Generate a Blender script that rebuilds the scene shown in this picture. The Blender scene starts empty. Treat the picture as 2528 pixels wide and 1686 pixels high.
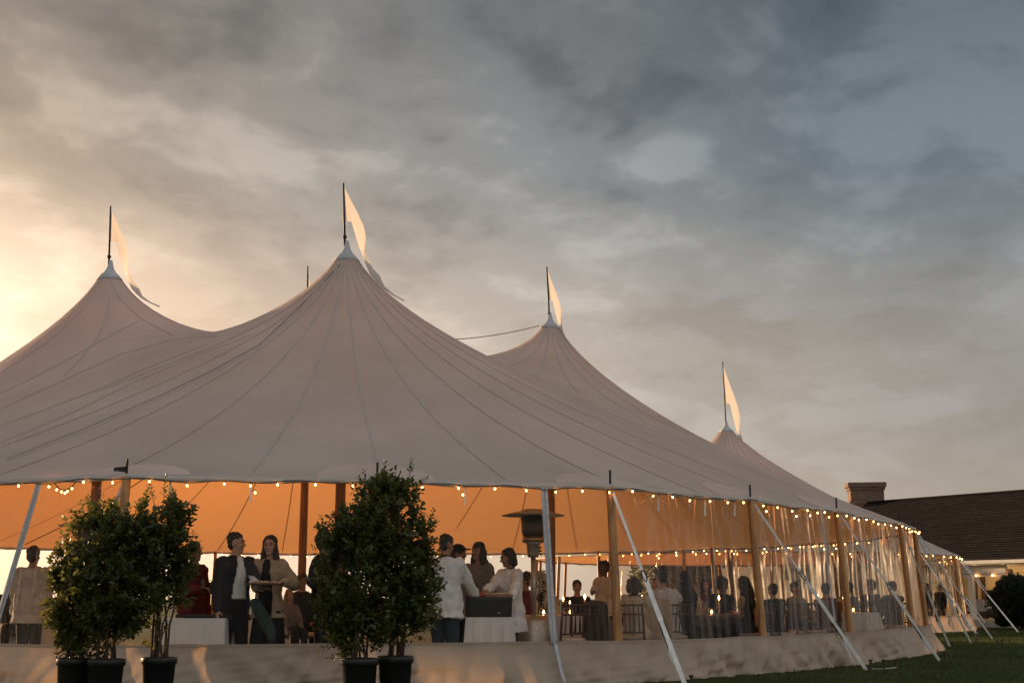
import bpy, bmesh, math, random
import numpy as np
from mathutils import Vector, Matrix, noise as mnoise
from mathutils.geometry import delaunay_2d_cdt
from mathutils.bvhtree import BVHTree

R = math.radians
rng = random.Random(7)
nrng = np.random.default_rng(11)
scene = bpy.context.scene
COL = scene.collection

# ------------------------------------------------------------------ camera
F_PX, W_PX, H_PX = 3160.0, 2528.0, 1686.0
CAM_Z = 1.0
PITCH = math.atan(635.0 / F_PX)
cam_d = bpy.data.cameras.new('camera')
cam_d.sensor_width = 36.0
cam_d.lens = 36.0 * F_PX / W_PX
cam_d.clip_start = 0.1
cam_d.clip_end = 6000
cam = bpy.data.objects.new('camera', cam_d)
COL.objects.link(cam)
cam.location = (0, 0, CAM_Z)
cam.rotation_euler = (math.pi / 2 + PITCH, 0, 0)
scene.camera = cam

# ------------------------------------------------------------------ sun and sky
SUN_AZ, SUN_EL = R(-48.0), R(6.0)          # azimuth measured from the view direction, to the left
sun_dir = Vector((math.sin(SUN_AZ) * math.cos(SUN_EL), math.cos(SUN_AZ) * math.cos(SUN_EL), math.sin(SUN_EL)))
sd = bpy.data.lights.new('sun', 'SUN')
sd.energy = 5.0
sd.angle = R(1.5)
sd.color = (1.0, 0.64, 0.36)
so = bpy.data.objects.new('sun', sd)
COL.objects.link(so)
so.rotation_euler = (-sun_dir).to_track_quat('-Z', 'Y').to_euler()

scene.view_settings.view_transform = 'Standard'
scene.view_settings.look = 'None'
scene.view_settings.gamma = 1
scene.view_settings.use_curve_mapping = False
scene.view_settings.exposure = 0.80
scene.cycles.use_denoising = True
scene.cycles.max_bounces = 8
scene.cycles.diffuse_bounces = 4
scene.cycles.glossy_bounces = 3
scene.cycles.transmission_bounces = 6
scene.cycles.transparent_max_bounces = 24
scene.cycles.sample_clamp_indirect = 4.0
scene.cycles.caustics_reflective = False
scene.cycles.caustics_refractive = False

world = bpy.data.worlds.new('World')
scene.world = world
world.use_nodes = True
wn, wl = world.node_tree.nodes, world.node_tree.links
wn.clear()


def N(nodes, typ, **kw):
    n = nodes.new(typ)
    for k, v in kw.items():
        setattr(n, k, v)
    return n


def ramp(nodes, stops, interp='LINEAR'):
    n = nodes.new('ShaderNodeValToRGB')
    cr = n.color_ramp
    cr.interpolation = interp
    while len(cr.elements) < len(stops):
        cr.elements.new(0.5)
    for e, (p, c) in zip(cr.elements, stops):
        e.position = p
        e.color = (c[0], c[1], c[2], 1) if not isinstance(c, (int, float)) else (c, c, c, 1)
    return n


def build_sky():
    out = N(wn, 'ShaderNodeOutputWorld')
    bg = N(wn, 'ShaderNodeBackground')
    bg.inputs['Strength'].default_value = 0.1
    wl.new(bg.outputs[0], out.inputs[0])
    sky = N(wn, 'ShaderNodeTexSky', sky_type='NISHITA')
    sky.sun_disc = False
    sky.sun_elevation = SUN_EL
    sky.sun_rotation = SUN_AZ
    sky.air_density = 1.2
    sky.dust_density = 2.0
    tc = N(wn, 'ShaderNodeTexCoord')
    nv = N(wn, 'ShaderNodeVectorMath', operation='NORMALIZE')
    wl.new(tc.outputs['Generated'], nv.inputs[0])
    # angle from the sun
    dot = N(wn, 'ShaderNodeVectorMath', operation='DOT_PRODUCT')
    gl = Vector((math.sin(R(-33)) * math.cos(R(6)), math.cos(R(-33)) * math.cos(R(6)), math.sin(R(6))))
    dot.inputs[1].default_value = gl
    wl.new(nv.outputs[0], dot.inputs[0])
    ac = N(wn, 'ShaderNodeMath', operation='ARCCOSINE')
    wl.new(dot.outputs['Value'], ac.inputs[0])
    ang = N(wn, 'ShaderNodeMath', operation='DIVIDE')
    ang.inputs[1].default_value = math.pi
    wl.new(ac.outputs[0], ang.inputs[0])
    # cloud layer seen in perspective: direction / height
    sep = N(wn, 'ShaderNodeSeparateXYZ')
    wl.new(nv.outputs[0], sep.inputs[0])
    zc = N(wn, 'ShaderNodeMath', operation='MAXIMUM')
    zc.inputs[1].default_value = 0.0
    wl.new(sep.outputs['Z'], zc.inputs[0])
    za = N(wn, 'ShaderNodeMath', operation='ADD')
    za.inputs[1].default_value = 0.27
    wl.new(zc.outputs[0], za.inputs[0])
    comb = N(wn, 'ShaderNodeCombineXYZ')
    for ax in 'XY':
        dv = N(wn, 'ShaderNodeMath', operation='DIVIDE')
        wl.new(sep.outputs[ax], dv.inputs[0])
        wl.new(za.outputs[0], dv.inputs[1])
        wl.new(dv.outputs[0], comb.inputs[ax])

    def fbm(scale, detail, rough, dist, off, sx=1.0):
        mp = N(wn, 'ShaderNodeMapping')
        mp.inputs['Location'].default_value = off
        mp.inputs['Scale'].default_value = (sx, 1, 1)
        mp.inputs['Rotation'].default_value = (0, 0, R(-28))
        wl.new(comb.outputs[0], mp.inputs[0])
        t = N(wn, 'ShaderNodeTexNoise')
        t.inputs['Scale'].default_value = scale
        t.inputs['Detail'].default_value = detail
        t.inputs['Roughness'].default_value = rough
        t.inputs['Distortion'].default_value = dist
        wl.new(mp.outputs[0], t.inputs['Vector'])
        return t.outputs['Fac']
    big = fbm(2.0, 5, 0.5, 0.3, (3.1, 0.7, 0))
    mid = fbm(6.5, 9, 0.56, 0.2, (1.3, 5.2, 0))
    mix = N(wn, 'ShaderNodeMath', operation='MULTIPLY_ADD')
    mix.inputs[1].default_value = 0.55
    wl.new(big, mix.inputs[0])
    m2 = N(wn, 'ShaderNodeMath', operation='MULTIPLY')
    m2.inputs[1].default_value = 0.45
    wl.new(mid, m2.inputs[0])
    wl.new(m2.outputs[0], mix.inputs[2])
    dens = ramp(wn, [(0.40, 0.0), (0.50, 0.40), (0.60, 1.0)], 'EASE')
    wl.new(mix.outputs[0], dens.inputs[0])
    # colour of thick cloud and of thin, glowing cloud by angle from the sun (x10, background strength 0.1)
    def sc(c, k=10.0):
        return tuple(v * k for v in c)
    thick = ramp(wn, [(0.0, sc((0.80, 0.54, 0.33))), (0.055, sc((0.42, 0.298, 0.205))), (0.095, sc((0.225, 0.176, 0.136))), (0.14, sc((0.172, 0.156, 0.142))), (0.19, sc((0.130, 0.132, 0.137))), (0.27, sc((0.062, 0.080, 0.095))), (0.36, sc((0.08, 0.102, 0.120))), (0.5, sc((0.28, 0.29, 0.30))), (1.0, sc((0.40, 0.39, 0.375)))], 'LINEAR')  # far stops raised so the unseen sky behind the camera lights the roof
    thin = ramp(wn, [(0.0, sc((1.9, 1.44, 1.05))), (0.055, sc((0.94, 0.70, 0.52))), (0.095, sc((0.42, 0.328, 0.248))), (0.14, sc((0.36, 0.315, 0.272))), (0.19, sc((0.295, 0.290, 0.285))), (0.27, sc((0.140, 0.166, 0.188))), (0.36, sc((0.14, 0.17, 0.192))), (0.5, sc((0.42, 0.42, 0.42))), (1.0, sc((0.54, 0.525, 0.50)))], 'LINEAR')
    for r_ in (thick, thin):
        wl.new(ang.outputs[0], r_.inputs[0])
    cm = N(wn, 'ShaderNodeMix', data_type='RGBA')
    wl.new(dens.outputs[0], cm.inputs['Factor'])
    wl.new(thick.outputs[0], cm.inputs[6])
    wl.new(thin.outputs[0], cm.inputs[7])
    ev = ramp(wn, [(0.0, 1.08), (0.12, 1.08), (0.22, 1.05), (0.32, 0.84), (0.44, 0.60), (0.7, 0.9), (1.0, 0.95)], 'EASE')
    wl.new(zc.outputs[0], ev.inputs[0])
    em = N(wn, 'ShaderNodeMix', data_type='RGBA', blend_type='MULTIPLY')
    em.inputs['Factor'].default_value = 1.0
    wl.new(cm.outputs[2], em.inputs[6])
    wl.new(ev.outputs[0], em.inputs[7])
    # low band: haze near the horizon is paler and warmer than the deck above
    hz = ramp(wn, [(0.0, 1.0), (0.16, 0.58), (0.34, 0.0)], 'EASE')
    wl.new(zc.outputs[0], hz.inputs[0])
    hzc = ramp(wn, [(0.0, sc((2.1, 1.62, 1.18))), (0.07, sc((1.22, 0.88, 0.62))), (0.115, sc((0.82, 0.58, 0.41))), (0.16, sc((0.55, 0.41, 0.285))), (0.22, sc((0.38, 0.298, 0.222))), (0.32, sc((0.27, 0.222, 0.175))), (0.5, sc((0.38, 0.36, 0.34))), (1.0, sc((0.46, 0.44, 0.42)))], 'LINEAR')  # unseen haze behind the camera likewise brightened to light the tent front
    wl.new(ang.outputs[0], hzc.inputs[0])
    hm = N(wn, 'ShaderNodeMix', data_type='RGBA')
    hf = N(wn, 'ShaderNodeMath', operation='MULTIPLY')
    hf.inputs[1].default_value = 0.82
    wl.new(hz.outputs[0], hf.inputs[0])
    wl.new(hf.outputs[0], hm.inputs['Factor'])
    wl.new(em.outputs[2], hm.inputs[6])
    wl.new(hzc.outputs[0], hm.inputs[7])
    fin = N(wn, 'ShaderNodeMix', data_type='RGBA')
    fin.inputs['Factor'].default_value = 0.96
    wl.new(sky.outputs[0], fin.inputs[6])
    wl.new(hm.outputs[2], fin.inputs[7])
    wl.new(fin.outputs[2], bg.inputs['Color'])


build_sky()

# ------------------------------------------------------------------ pixel -> place
_fw = Vector((0, math.cos(PITCH), math.sin(PITCH)))
_up = Vector((0, -math.sin(PITCH), math.cos(PITCH)))
CAM = Vector((0, 0, CAM_Z))


def ray(px, py):
    return (_fw + Vector((1, 0, 0)) * ((px - W_PX / 2) / F_PX) + _up * ((H_PX / 2 - py) / F_PX))


def at_z(px, py, z):
    d = ray(px, py)
    return CAM + d * ((z - CAM_Z) / d.z)


def at_y(px, py, y):
    d = ray(px, py)
    return CAM + d * (y / d.y)


# ------------------------------------------------------------------ mesh helpers
class MB:
    def __init__(self, xf=None):
        self.v, self.f, self.xf = [], [], xf

    def add(self, vs, fs):
        o = len(self.v)
        if self.xf:
            vs = [self.xf(Vector(p)) for p in vs]
        self.v.extend([tuple(p) for p in vs])
        self.f.extend([tuple(i + o for i in f) for f in fs])

    def box(self, c, s, M=None, top=1.0):
        x, y, z = s[0] / 2, s[1] / 2, s[2] / 2
        vs = [Vector((sx * x * (top if sz > 0 else 1), sy * y * (top if sz > 0 else 1), sz * z)) for sz in (-1, 1) for sy in (-1, 1) for sx in (-1, 1)]
        if M is not None:
            vs = [M @ p for p in vs]
        self.add([p + Vector(c) for p in vs], [(0, 2, 3, 1), (4, 5, 7, 6), (0, 1, 5, 4), (2, 6, 7, 3), (0, 4, 6, 2), (1, 3, 7, 5)])

    def bar(self, a, b, w, t, up=(0, 0, 1)):
        a, b = Vector(a), Vector(b)
        d = (b - a).normalized()
        s = d.cross(Vector(up))
        if s.length < 1e-4:
            s = d.cross(Vector((1, 0, 0)))
        s.normalize()
        u = s.cross(d)
        vs = [p + s * (i * w / 2) + u * (j * t / 2) for p in (a, b) for (i, j) in ((-1, -1), (1, -1), (1, 1), (-1, 1))]
        self.add(vs, [(3, 2, 1, 0), (4, 5, 6, 7), (0, 1, 5, 4), (1, 2, 6, 5), (2, 3, 7, 6), (3, 0, 4, 7)])

    def tube(self, pts, rad, n=8, caps=True):
        pts = [Vector(p) for p in pts]
        rs = rad if isinstance(rad, (list, tuple)) else [rad] * len(pts)
        vs, fs = [], []
        pu = None
        for i, p in enumerate(pts):
            d = (pts[min(i + 1, len(pts) - 1)] - pts[max(i - 1, 0)])
            d = d.normalized() if d.length > 1e-9 else Vector((0, 0, 1))
            if pu is None:
                a = Vector((0, 0, 1)) if abs(d.z) < 0.9 else Vector((1, 0, 0))
                pu = d.cross(a).normalized()
            pu = (pu - d * pu.dot(d))
            pu = pu.normalized() if pu.length > 1e-6 else d.orthogonal().normalized()
            w = d.cross(pu)
            for k in range(n):
                t = 2 * math.pi * k / n
                vs.append(p + (pu * math.cos(t) + w * math.sin(t)) * rs[i])
        for i in range(len(pts) - 1):
            for k in range(n):
                k2 = (k + 1) % n
                fs.append((i * n + k, i * n + k2, (i + 1) * n + k2, (i + 1) * n + k))
        if caps:
            fs.append(tuple(range(n - 1, -1, -1)))
            fs.append(tuple((len(pts) - 1) * n + k for k in range(n)))
        self.add(vs, fs)

    def lathe(self, prof, c=(0, 0, 0), n=24, caps=True):
        c = Vector(c)
        vs, fs = [], []
        for r, z in prof:
            for k in range(n):
                t = 2 * math.pi * k / n
                vs.append(c + Vector((r * math.cos(t), r * math.sin(t), z)))
        for i in range(len(prof) - 1):
            for k in range(n):
                k2 = (k + 1) % n
                fs.append((i * n + k, i * n + k2, (i + 1) * n + k2, (i + 1) * n + k))
        if caps:
            fs.append(tuple(range(n - 1, -1, -1)))
            fs.append(tuple((len(prof) - 1) * n + k for k in range(n)))
        self.add(vs, fs)

    def ball(self, c, r, n=12, m=8, M=None):
        c = Vector(c)
        r = (r, r, r) if isinstance(r, (int, float)) else r
        vs = [Vector((0, 0, -r[2]))]
        for i in range(1, m):
            a = math.pi * i / m - math.pi / 2
            for k in range(n):
                t = 2 * math.pi * k / n
                vs.append(Vector((r[0] * math.cos(a) * math.cos(t), r[1] * math.cos(a) * math.sin(t), r[2] * math.sin(a))))
        vs.append(Vector((0, 0, r[2])))
        if M is not None:
            vs = [M @ p for p in vs]
        fs = []
        for k in range(n):
            fs.append((0, 1 + (k + 1) % n, 1 + k))
            fs.append((len(vs) - 1, 1 + (m - 2) * n + k, 1 + (m - 2) * n + (k + 1) % n))
        for i in range(m - 2):
            for k in range(n):
                k2 = (k + 1) % n
                fs.append((1 + i * n + k, 1 + i * n + k2, 1 + (i + 1) * n + k2, 1 + (i + 1) * n + k))
        self.add([p + c for p in vs], fs)

    def capsule(self, a, ra, b, rb, n=12):
        a, b = Vector(a), Vector(b)
        d = (b - a)
        L = d.length
        d = d / L if L > 1e-6 else Vector((0, 0, 1))
        pts, rs = [], []
        for k in range(4):
            t = (math.pi / 2) * (1 - k / 4.0)
            pts.append(a - d * ra * math.sin(t) * 0.999)
            rs.append(max(ra * math.cos(t), 0.001))
        pts.append(a); rs.append(ra)
        pts.append(b); rs.append(rb)
        for k in range(1, 5):
            t = (math.pi / 2) * k / 4.0
            pts.append(b + d * rb * math.sin(t) * 0.999)
            rs.append(max(rb * math.cos(t), 0.001))
        self.tube(pts, rs, n)

    def loft(self, rings, n=24, sq=2.3):
        """rings: (centre, rx, ry) closed ends, super-ellipse section in the xy plane"""
        vs, fs = [], []
        for c, rx, ry in rings:
            for k in range(n):
                t = 2 * math.pi * k / n
                ct, st = math.cos(t), math.sin(t)
                vs.append(Vector(c) + Vector((math.copysign(abs(ct) ** (2 / sq), ct) * rx, math.copysign(abs(st) ** (2 / sq), st) * ry, 0)))
        for i in range(len(rings) - 1):
            for k in range(n):
                k2 = (k + 1) % n
                fs.append((i * n + k, i * n + k2, (i + 1) * n + k2, (i + 1) * n + k))
        fs.append(tuple(range(n - 1, -1, -1)))
        fs.append(tuple((len(rings) - 1) * n + k for k in range(n)))
        self.add(vs, fs)

    def strip(self, pairs):
        vs = [p for ab in pairs for p in ab]
        self.add(vs, [(2 * i, 2 * i + 1, 2 * i + 3, 2 * i + 2) for i in range(len(pairs) - 1)])

    def grid(self, rows):
        m = len(rows[0])
        vs = [p for r in rows for p in r]
        self.add(vs, [(i * m + j, i * m + j + 1, (i + 1) * m + j + 1, (i + 1) * m + j) for i in range(len(rows) - 1) for j in range(m - 1)])

    def mesh(self, name):
        me = bpy.data.meshes.new(name)
        me.from_pydata(self.v, [], self.f)
        me.update()
        return me

    def build(self, name, mat, parent=None, smooth=False, solid=0.0):
        me = self.mesh(name)
        return link(name, me, mat, parent, smooth, solid)


def link(name, me, mat, parent=None, smooth=False, solid=0.0):
    if mat is not None:
        me.materials.clear()
        me.materials.append(mat)
    if smooth:
        me.polygons.foreach_set('use_smooth', [True] * len(me.polygons))
    o = bpy.data.objects.new(name, me)
    COL.objects.link(o)
    if parent is not None:
        o.parent = parent
        o.matrix_parent_inverse = parent.matrix_world_inv if hasattr(parent, 'matrix_world_inv') else Matrix.Identity(4)
    if solid:
        m = o.modifiers.new('thickness', 'SOLIDIFY')
        m.thickness = solid
        m.offset = 0
    return o


def tag(o, label, cat=None, group=None, kind=None):
    o['label'] = label
    if cat:
        o['category'] = cat
    if group:
        o['group'] = group
    if kind:
        o['kind'] = kind
    return o


def thing(name, label, cat, group=None, loc=(0, 0, 0), rz=0.0):
    o = bpy.data.objects.new(name, None)
    o.empty_display_size = 0.1
    COL.objects.link(o)
    o.location = loc
    o.rotation_euler = (0, 0, rz)
    return tag(o, label, cat, group)


# ------------------------------------------------------------------ materials
def new_mat(name):
    m = bpy.data.materials.new(name)
    m.use_nodes = True
    nt = m.node_tree
    nt.nodes.clear()
    return m, nt.nodes, nt.links


def pmat(name, col, rough=0.6, var=0.12, scale=6.0, bump=0.0, bscale=40.0, metal=0.0, col2=None, spec=0.5, emit=None, estr=0.0, coord='Object', stretch=(1, 1, 1), alpha=1.0, sheen=0.0, detail=5.0, trans=0.0, tcol=None, bump2=None):
    """Principled surface with noise-driven colour variation and fine relief"""
    m, n, l = new_mat(name)
    out = N(n, 'ShaderNodeOutputMaterial')
    p = N(n, 'ShaderNodeBsdfPrincipled')
    p.inputs['Roughness'].default_value = rough
    p.inputs['Metallic'].default_value = metal
    p.inputs['Specular IOR Level'].default_value = spec
    if sheen:
        p.inputs['Sheen Weight'].default_value = sheen
    tc = N(n, 'ShaderNodeTexCoord')
    mp = N(n, 'ShaderNodeMapping')
    mp.inputs['Scale'].default_value = stretch
    l.new(tc.outputs[coord], mp.inputs[0])
    t = N(n, 'ShaderNodeTexNoise')
    t.inputs['Scale'].default_value = scale
    t.inputs['Detail'].default_value = detail
    t.inputs['Roughness'].default_value = 0.6
    l.new(mp.outputs[0], t.inputs['Vector'])
    c2 = col2 if col2 else tuple(max(0.0, c * (1 - var * 2.2)) for c in col)
    c1 = tuple(min(1.0, c * (1 + var)) for c in col) if not col2 else col
    r_ = ramp(n, [(0.32, c2), (0.68, c1)])
    l.new(t.outputs['Fac'], r_.inputs[0])
    l.new(r_.outputs[0], p.inputs['Base Color'])
    if bump:
        t2 = N(n, 'ShaderNodeTexNoise')
        t2.inputs['Scale'].default_value = bscale
        t2.inputs['Detail'].default_value = 4
        l.new(mp.outputs[0], t2.inputs['Vector'])
        b = N(n, 'ShaderNodeBump')
        b.inputs['Strength'].default_value = bump
        b.inputs['Distance'].default_value = 0.02
        l.new(t2.outputs['Fac'], b.inputs['Height'])
        if bump2:
            t3 = N(n, 'ShaderNodeTexNoise')
            t3.inputs['Scale'].default_value = bump2[1]
            t3.inputs['Detail'].default_value = 3
            l.new(mp.outputs[0], t3.inputs['Vector'])
            b2 = N(n, 'ShaderNodeBump')
            b2.inputs['Strength'].default_value = bump2[0]
            b2.inputs['Distance'].default_value = bump2[2]
            l.new(t3.outputs['Fac'], b2.inputs['Height'])
            l.new(b2.outputs[0], b.inputs['Normal'])
        l.new(b.outputs[0], p.inputs['Normal'])
    if emit:
        p.inputs['Emission Color'].default_value = (*emit, 1)
        p.inputs['Emission Strength'].default_value = estr
    surf = p.outputs[0]
    if trans:
        tr = N(n, 'ShaderNodeBsdfTranslucent')
        tr.inputs['Color'].default_value = (*(tcol or col), 1)
        mx = N(n, 'ShaderNodeMixShader')
        mx.inputs[0].default_value = trans
        l.new(surf, mx.inputs[1])
        l.new(tr.outputs[0], mx.inputs[2])
        surf = mx.outputs[0]
    l.new(surf, out.inputs[0])
    return m


M = {}
M['sail'] = pmat('sailcloth', (0.84, 0.735, 0.655), 0.75, 0.06, 0.5, 0.12, 60, bump2=(0.4, 1.6, 0.14), trans=0.53, tcol=(0.78, 0.345, 0.125), spec=0.2)
M['sail_patch'] = pmat('sailcloth_doubled', (0.58, 0.54, 0.50), 0.75, 0.05, 0.9, 0.1, 60, trans=0.16, tcol=(0.70, 0.45, 0.24), spec=0.2)
M['sail_edge'] = pmat('sailcloth_edge', (0.755, 0.66, 0.585), 0.75, 0.05, 0.9, 0.1, 60, trans=0.40, tcol=(0.86, 0.42, 0.15), spec=0.2)
M['seam'] = pmat('seam_tape', (0.55, 0.485, 0.44), 0.8, 0.08, 3, trans=0.28, tcol=(0.5, 0.35, 0.2), spec=0.2)
M['cap'] = pmat('cap_vinyl', (0.50, 0.51, 0.53), 0.6, 0.08, 3, 0.1, 20, trans=0.15)
M['skirt'] = pmat('skirt_canvas', (0.42, 0.335, 0.265), 0.8, 0.04, 3.2, 0.15, 90, bump2=(0.12, 7.0, 0.05), trans=0.16, tcol=(0.72, 0.50, 0.30), spec=0.15)
M['bamboo'] = pmat('side_pole_wood', (0.47, 0.225, 0.075), 0.5, 0.22, 3.5, 0.1, 30, stretch=(6, 6, 0.5))
M['mast'] = pmat('mast_wood', (0.38, 0.185, 0.085), 0.55, 0.2, 3.0, 0.1, 30, stretch=(5, 5, 0.4))
M['strap'] = pmat('webbing', (0.80, 0.78, 0.75), 0.7, 0.08, 8, 0.15, 150)
M['zip'] = pmat('zip_band', (0.62, 0.66, 0.72), 0.6, 0.12, 18, 0.1, 80, trans=0.2)
M['iron'] = pmat('dark_iron', (0.035, 0.028, 0.025), 0.55, 0.3, 12, 0.2, 40, metal=0.6)
M['rust'] = pmat('rusted_steel', (0.10, 0.055, 0.035), 0.75, 0.35, 14, 0.3, 50, metal=0.3)
M['wire'] = pmat('light_wire', (0.05, 0.04, 0.035), 0.6, 0.1, 10)
M['rope'] = pmat('rope', (0.42, 0.33, 0.25), 0.8, 0.15, 20)
M['brass'] = pmat('brass', (0.45, 0.30, 0.12), 0.35, 0.15, 8, metal=0.8)
M['flag'] = pmat('flag_cloth', (0.70, 0.64, 0.58), 0.8, 0.05, 2, 0.08, 60, trans=0.5, tcol=(0.80, 0.72, 0.64), spec=0.1)
M['grass_floor'] = None


def emit_mat(name, col, strength):
    m, n, l = new_mat(name)
    out = N(n, 'ShaderNodeOutputMaterial')
    e = N(n, 'ShaderNodeEmission')
    e.inputs[0].default_value = (*col, 1)
    e.inputs[1].default_value = strength
    l.new(e.outputs[0], out.inputs[0])
    return m


M['bulb'] = emit_mat('bulb_glow', (1.0, 0.43, 0.12), 13.0)
M['flame'] = emit_mat('candle_flame', (1.0, 0.52, 0.20), 12.0)
M['porch_lamp'] = emit_mat('porch_lamp_glow', (1.0, 0.66, 0.33), 75.0)


def vinyl_mat(name, haze=0.10, tint=(0.97, 0.95, 0.92), streak=18.0, bump=0.35, ior=1.38):
    m, n, l = new_mat(name)
    out = N(n, 'ShaderNodeOutputMaterial')
    tc = N(n, 'ShaderNodeTexCoord')
    mp = N(n, 'ShaderNodeMapping')
    mp.inputs['Scale'].default_value = (1, 1, 0.10)
    l.new(tc.outputs['Object'], mp.inputs[0])
    t = N(n, 'ShaderNodeTexNoise')
    t.inputs['Scale'].default_value = streak
    t.inputs['Detail'].default_value = 5
    l.new(mp.outputs[0], t.inputs['Vector'])
    b = N(n, 'ShaderNodeBump')
    b.inputs['Strength'].default_value = bump
    b.inputs['Distance'].default_value = 0.03
    l.new(t.outputs['Fac'], b.inputs['Height'])
    tr = N(n, 'ShaderNodeBsdfTransparent')
    tr.inputs[0].default_value = (*tint, 1)
    gl = N(n, 'ShaderNodeBsdfGlossy')
    gl.inputs['Roughness'].default_value = 0.12
    gl.inputs[0].default_value = (1, 1, 1, 1)
    l.new(b.outputs[0], gl.inputs['Normal'])
    df = N(n, 'ShaderNodeBsdfDiffuse')
    df.inputs[0].default_value = (0.85, 0.82, 0.78, 1)
    tl = N(n, 'ShaderNodeBsdfTranslucent')
    tl.inputs[0].default_value = (0.9, 0.84, 0.76, 1)
    for s in (df, tl):
        l.new(b.outputs[0], s.inputs['Normal'])
    hz = N(n, 'ShaderNodeMixShader')
    hz.inputs[0].default_value = 0.6
    l.new(df.outputs[0], hz.inputs[1])
    l.new(tl.outputs[0], hz.inputs[2])
    a = N(n, 'ShaderNodeMixShader')
    st = ramp(n, [(0.45, haze * 0.35), (0.60, haze), (0.66, min(1.0, haze * 1.8)), (0.74, min(1.0, haze * 4.0))])
    l.new(t.outputs['Fac'], st.inputs[0])
    l.new(st.outputs[0], a.inputs[0])
    l.new(tr.outputs[0], a.inputs[1])
    l.new(hz.outputs[0], a.inputs[2])
    fr = N(n, 'ShaderNodeFresnel')
    fr.inputs['IOR'].default_value = ior
    l.new(b.outputs[0], fr.inputs['Normal'])
    g = N(n, 'ShaderNodeMixShader')
    l.new(fr.outputs[0], g.inputs[0])
    l.new(a.outputs[0], g.inputs[1])
    l.new(gl.outputs[0], g.inputs[2])
    l.new(g.outputs[0], out.inputs[0])
    return m


M['vinyl'] = vinyl_mat('clear_vinyl', 0.018, tint=(0.84, 0.77, 0.69), ior=1.25, bump=0.35)
M['vinyl_flat'] = vinyl_mat('clear_vinyl_smooth', 0.006, streak=5.0, bump=0.12, ior=1.14)


def glass_mat():
    m, n, l = new_mat('clear_glass')
    out = N(n, 'ShaderNodeOutputMaterial')
    tr = N(n, 'ShaderNodeBsdfTransparent')
    tr.inputs[0].default_value = (0.93, 0.93, 0.92, 1)
    gl = N(n, 'ShaderNodeBsdfGlossy')
    gl.inputs['Roughness'].default_value = 0.03
    fr = N(n, 'ShaderNodeLayerWeight')
    fr.inputs['Blend'].default_value = 0.35
    g = N(n, 'ShaderNodeMixShader')
    l.new(fr.outputs['Fresnel'], g.inputs[0])
    l.new(tr.outputs[0], g.inputs[1])
    l.new(gl.outputs[0], g.inputs[2])
    l.new(g.outputs[0], out.inputs[0])
    return m


M['glass'] = glass_mat()

# ================================================================== ground
def grass_mat():
    m, n, l = new_mat('lawn')
    out = N(n, 'ShaderNodeOutputMaterial')
    p = N(n, 'ShaderNodeBsdfPrincipled')
    p.inputs['Roughness'].default_value = 0.9
    p.inputs['Specular IOR Level'].default_value = 0.15
    tc = N(n, 'ShaderNodeTexCoord')
    t = N(n, 'ShaderNodeTexNoise')
    t.inputs['Scale'].default_value = 0.45
    t.inputs['Detail'].default_value = 8
    t.inputs['Roughness'].default_value = 0.65
    l.new(tc.outputs['Object'], t.inputs['Vector'])
    r_ = ramp(n, [(0.3, (0.030, 0.042, 0.014)), (0.55, (0.052, 0.066, 0.022)), (0.75, (0.085, 0.088, 0.034))])
    l.new(t.outputs['Fac'], r_.inputs[0])
    l.new(r_.outputs[0], p.inputs['Base Color'])
    t2 = N(n, 'ShaderNodeTexNoise')
    t2.inputs['Scale'].default_value = 30
    t2.inputs['Detail'].default_value = 6
    l.new(tc.outputs['Object'], t2.inputs['Vector'])
    b = N(n, 'ShaderNodeBump')
    b.inputs['Strength'].default_value = 0.8
    b.inputs['Distance'].default_value = 0.05
    l.new(t2.outputs['Fac'], b.inputs['Height'])
    l.new(b.outputs[0], p.inputs['Normal'])
    l.new(p.outputs[0], out.inputs[0])
    return m


M['lawn'] = grass_mat()
M['blade'] = pmat('grass_blades', (0.095, 0.105, 0.036), 0.7, 0.35, 0.5, col2=(0.030, 0.048, 0.014), trans=0.3, tcol=(0.10, 0.13, 0.03), spec=0.2)
g = MB()
g.add([(-2500, -200, 0), (2500, -200, 0), (2500, 3500, 0), (-2500, 3500, 0)], [(0, 1, 2, 3)])
tag(g.build('ground', M['lawn']), 'dark green lawn stretching to the horizon', kind='structure')


def grass_blades():
    n = 90000
    y = 13.5 + 37 * nrng.random(n) ** 1.15
    xm = y * 0.415 + 0.5
    x = 1.2 + (xm - 1.2) * nrng.random(n)
    h = 0.022 + 0.035 * nrng.random(n) ** 1.6
    a = nrng.random(n) * 2 * np.pi
    w = 0.0035 + 0.004 * nrng.random(n)
    w *= (1 + y / 30)
    lean = (nrng.random((n, 2)) - 0.5) * 0.05
    v = np.zeros((n, 3, 3))
    v[:, 0] = np.stack([x - np.cos(a) * w, y - np.sin(a) * w, np.zeros(n)], 1)
    v[:, 1] = np.stack([x + np.cos(a) * w, y + np.sin(a) * w, np.zeros(n)], 1)
    v[:, 2] = np.stack([x + lean[:, 0], y + lean[:, 1], h], 1)
    me = bpy.data.meshes.new('grass_blades')
    me.vertices.add(n * 3)
    me.vertices.foreach_set('co', v.ravel())
    me.loops.add(n * 3)
    me.loops.foreach_set('vertex_index', np.arange(n * 3))
    me.polygons.add(n)
    me.polygons.foreach_set('loop_start', np.arange(0, n * 3, 3))
    me.update()
    me.validate()
    tag(link('grass', me, M['blade']), 'short mown grass blades on the lawn beside the tent', 'grass', kind='stuff')


grass_blades()

# ================================================================== tent canopies
EAVE = 2.4
H_CAP = 7.5


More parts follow.
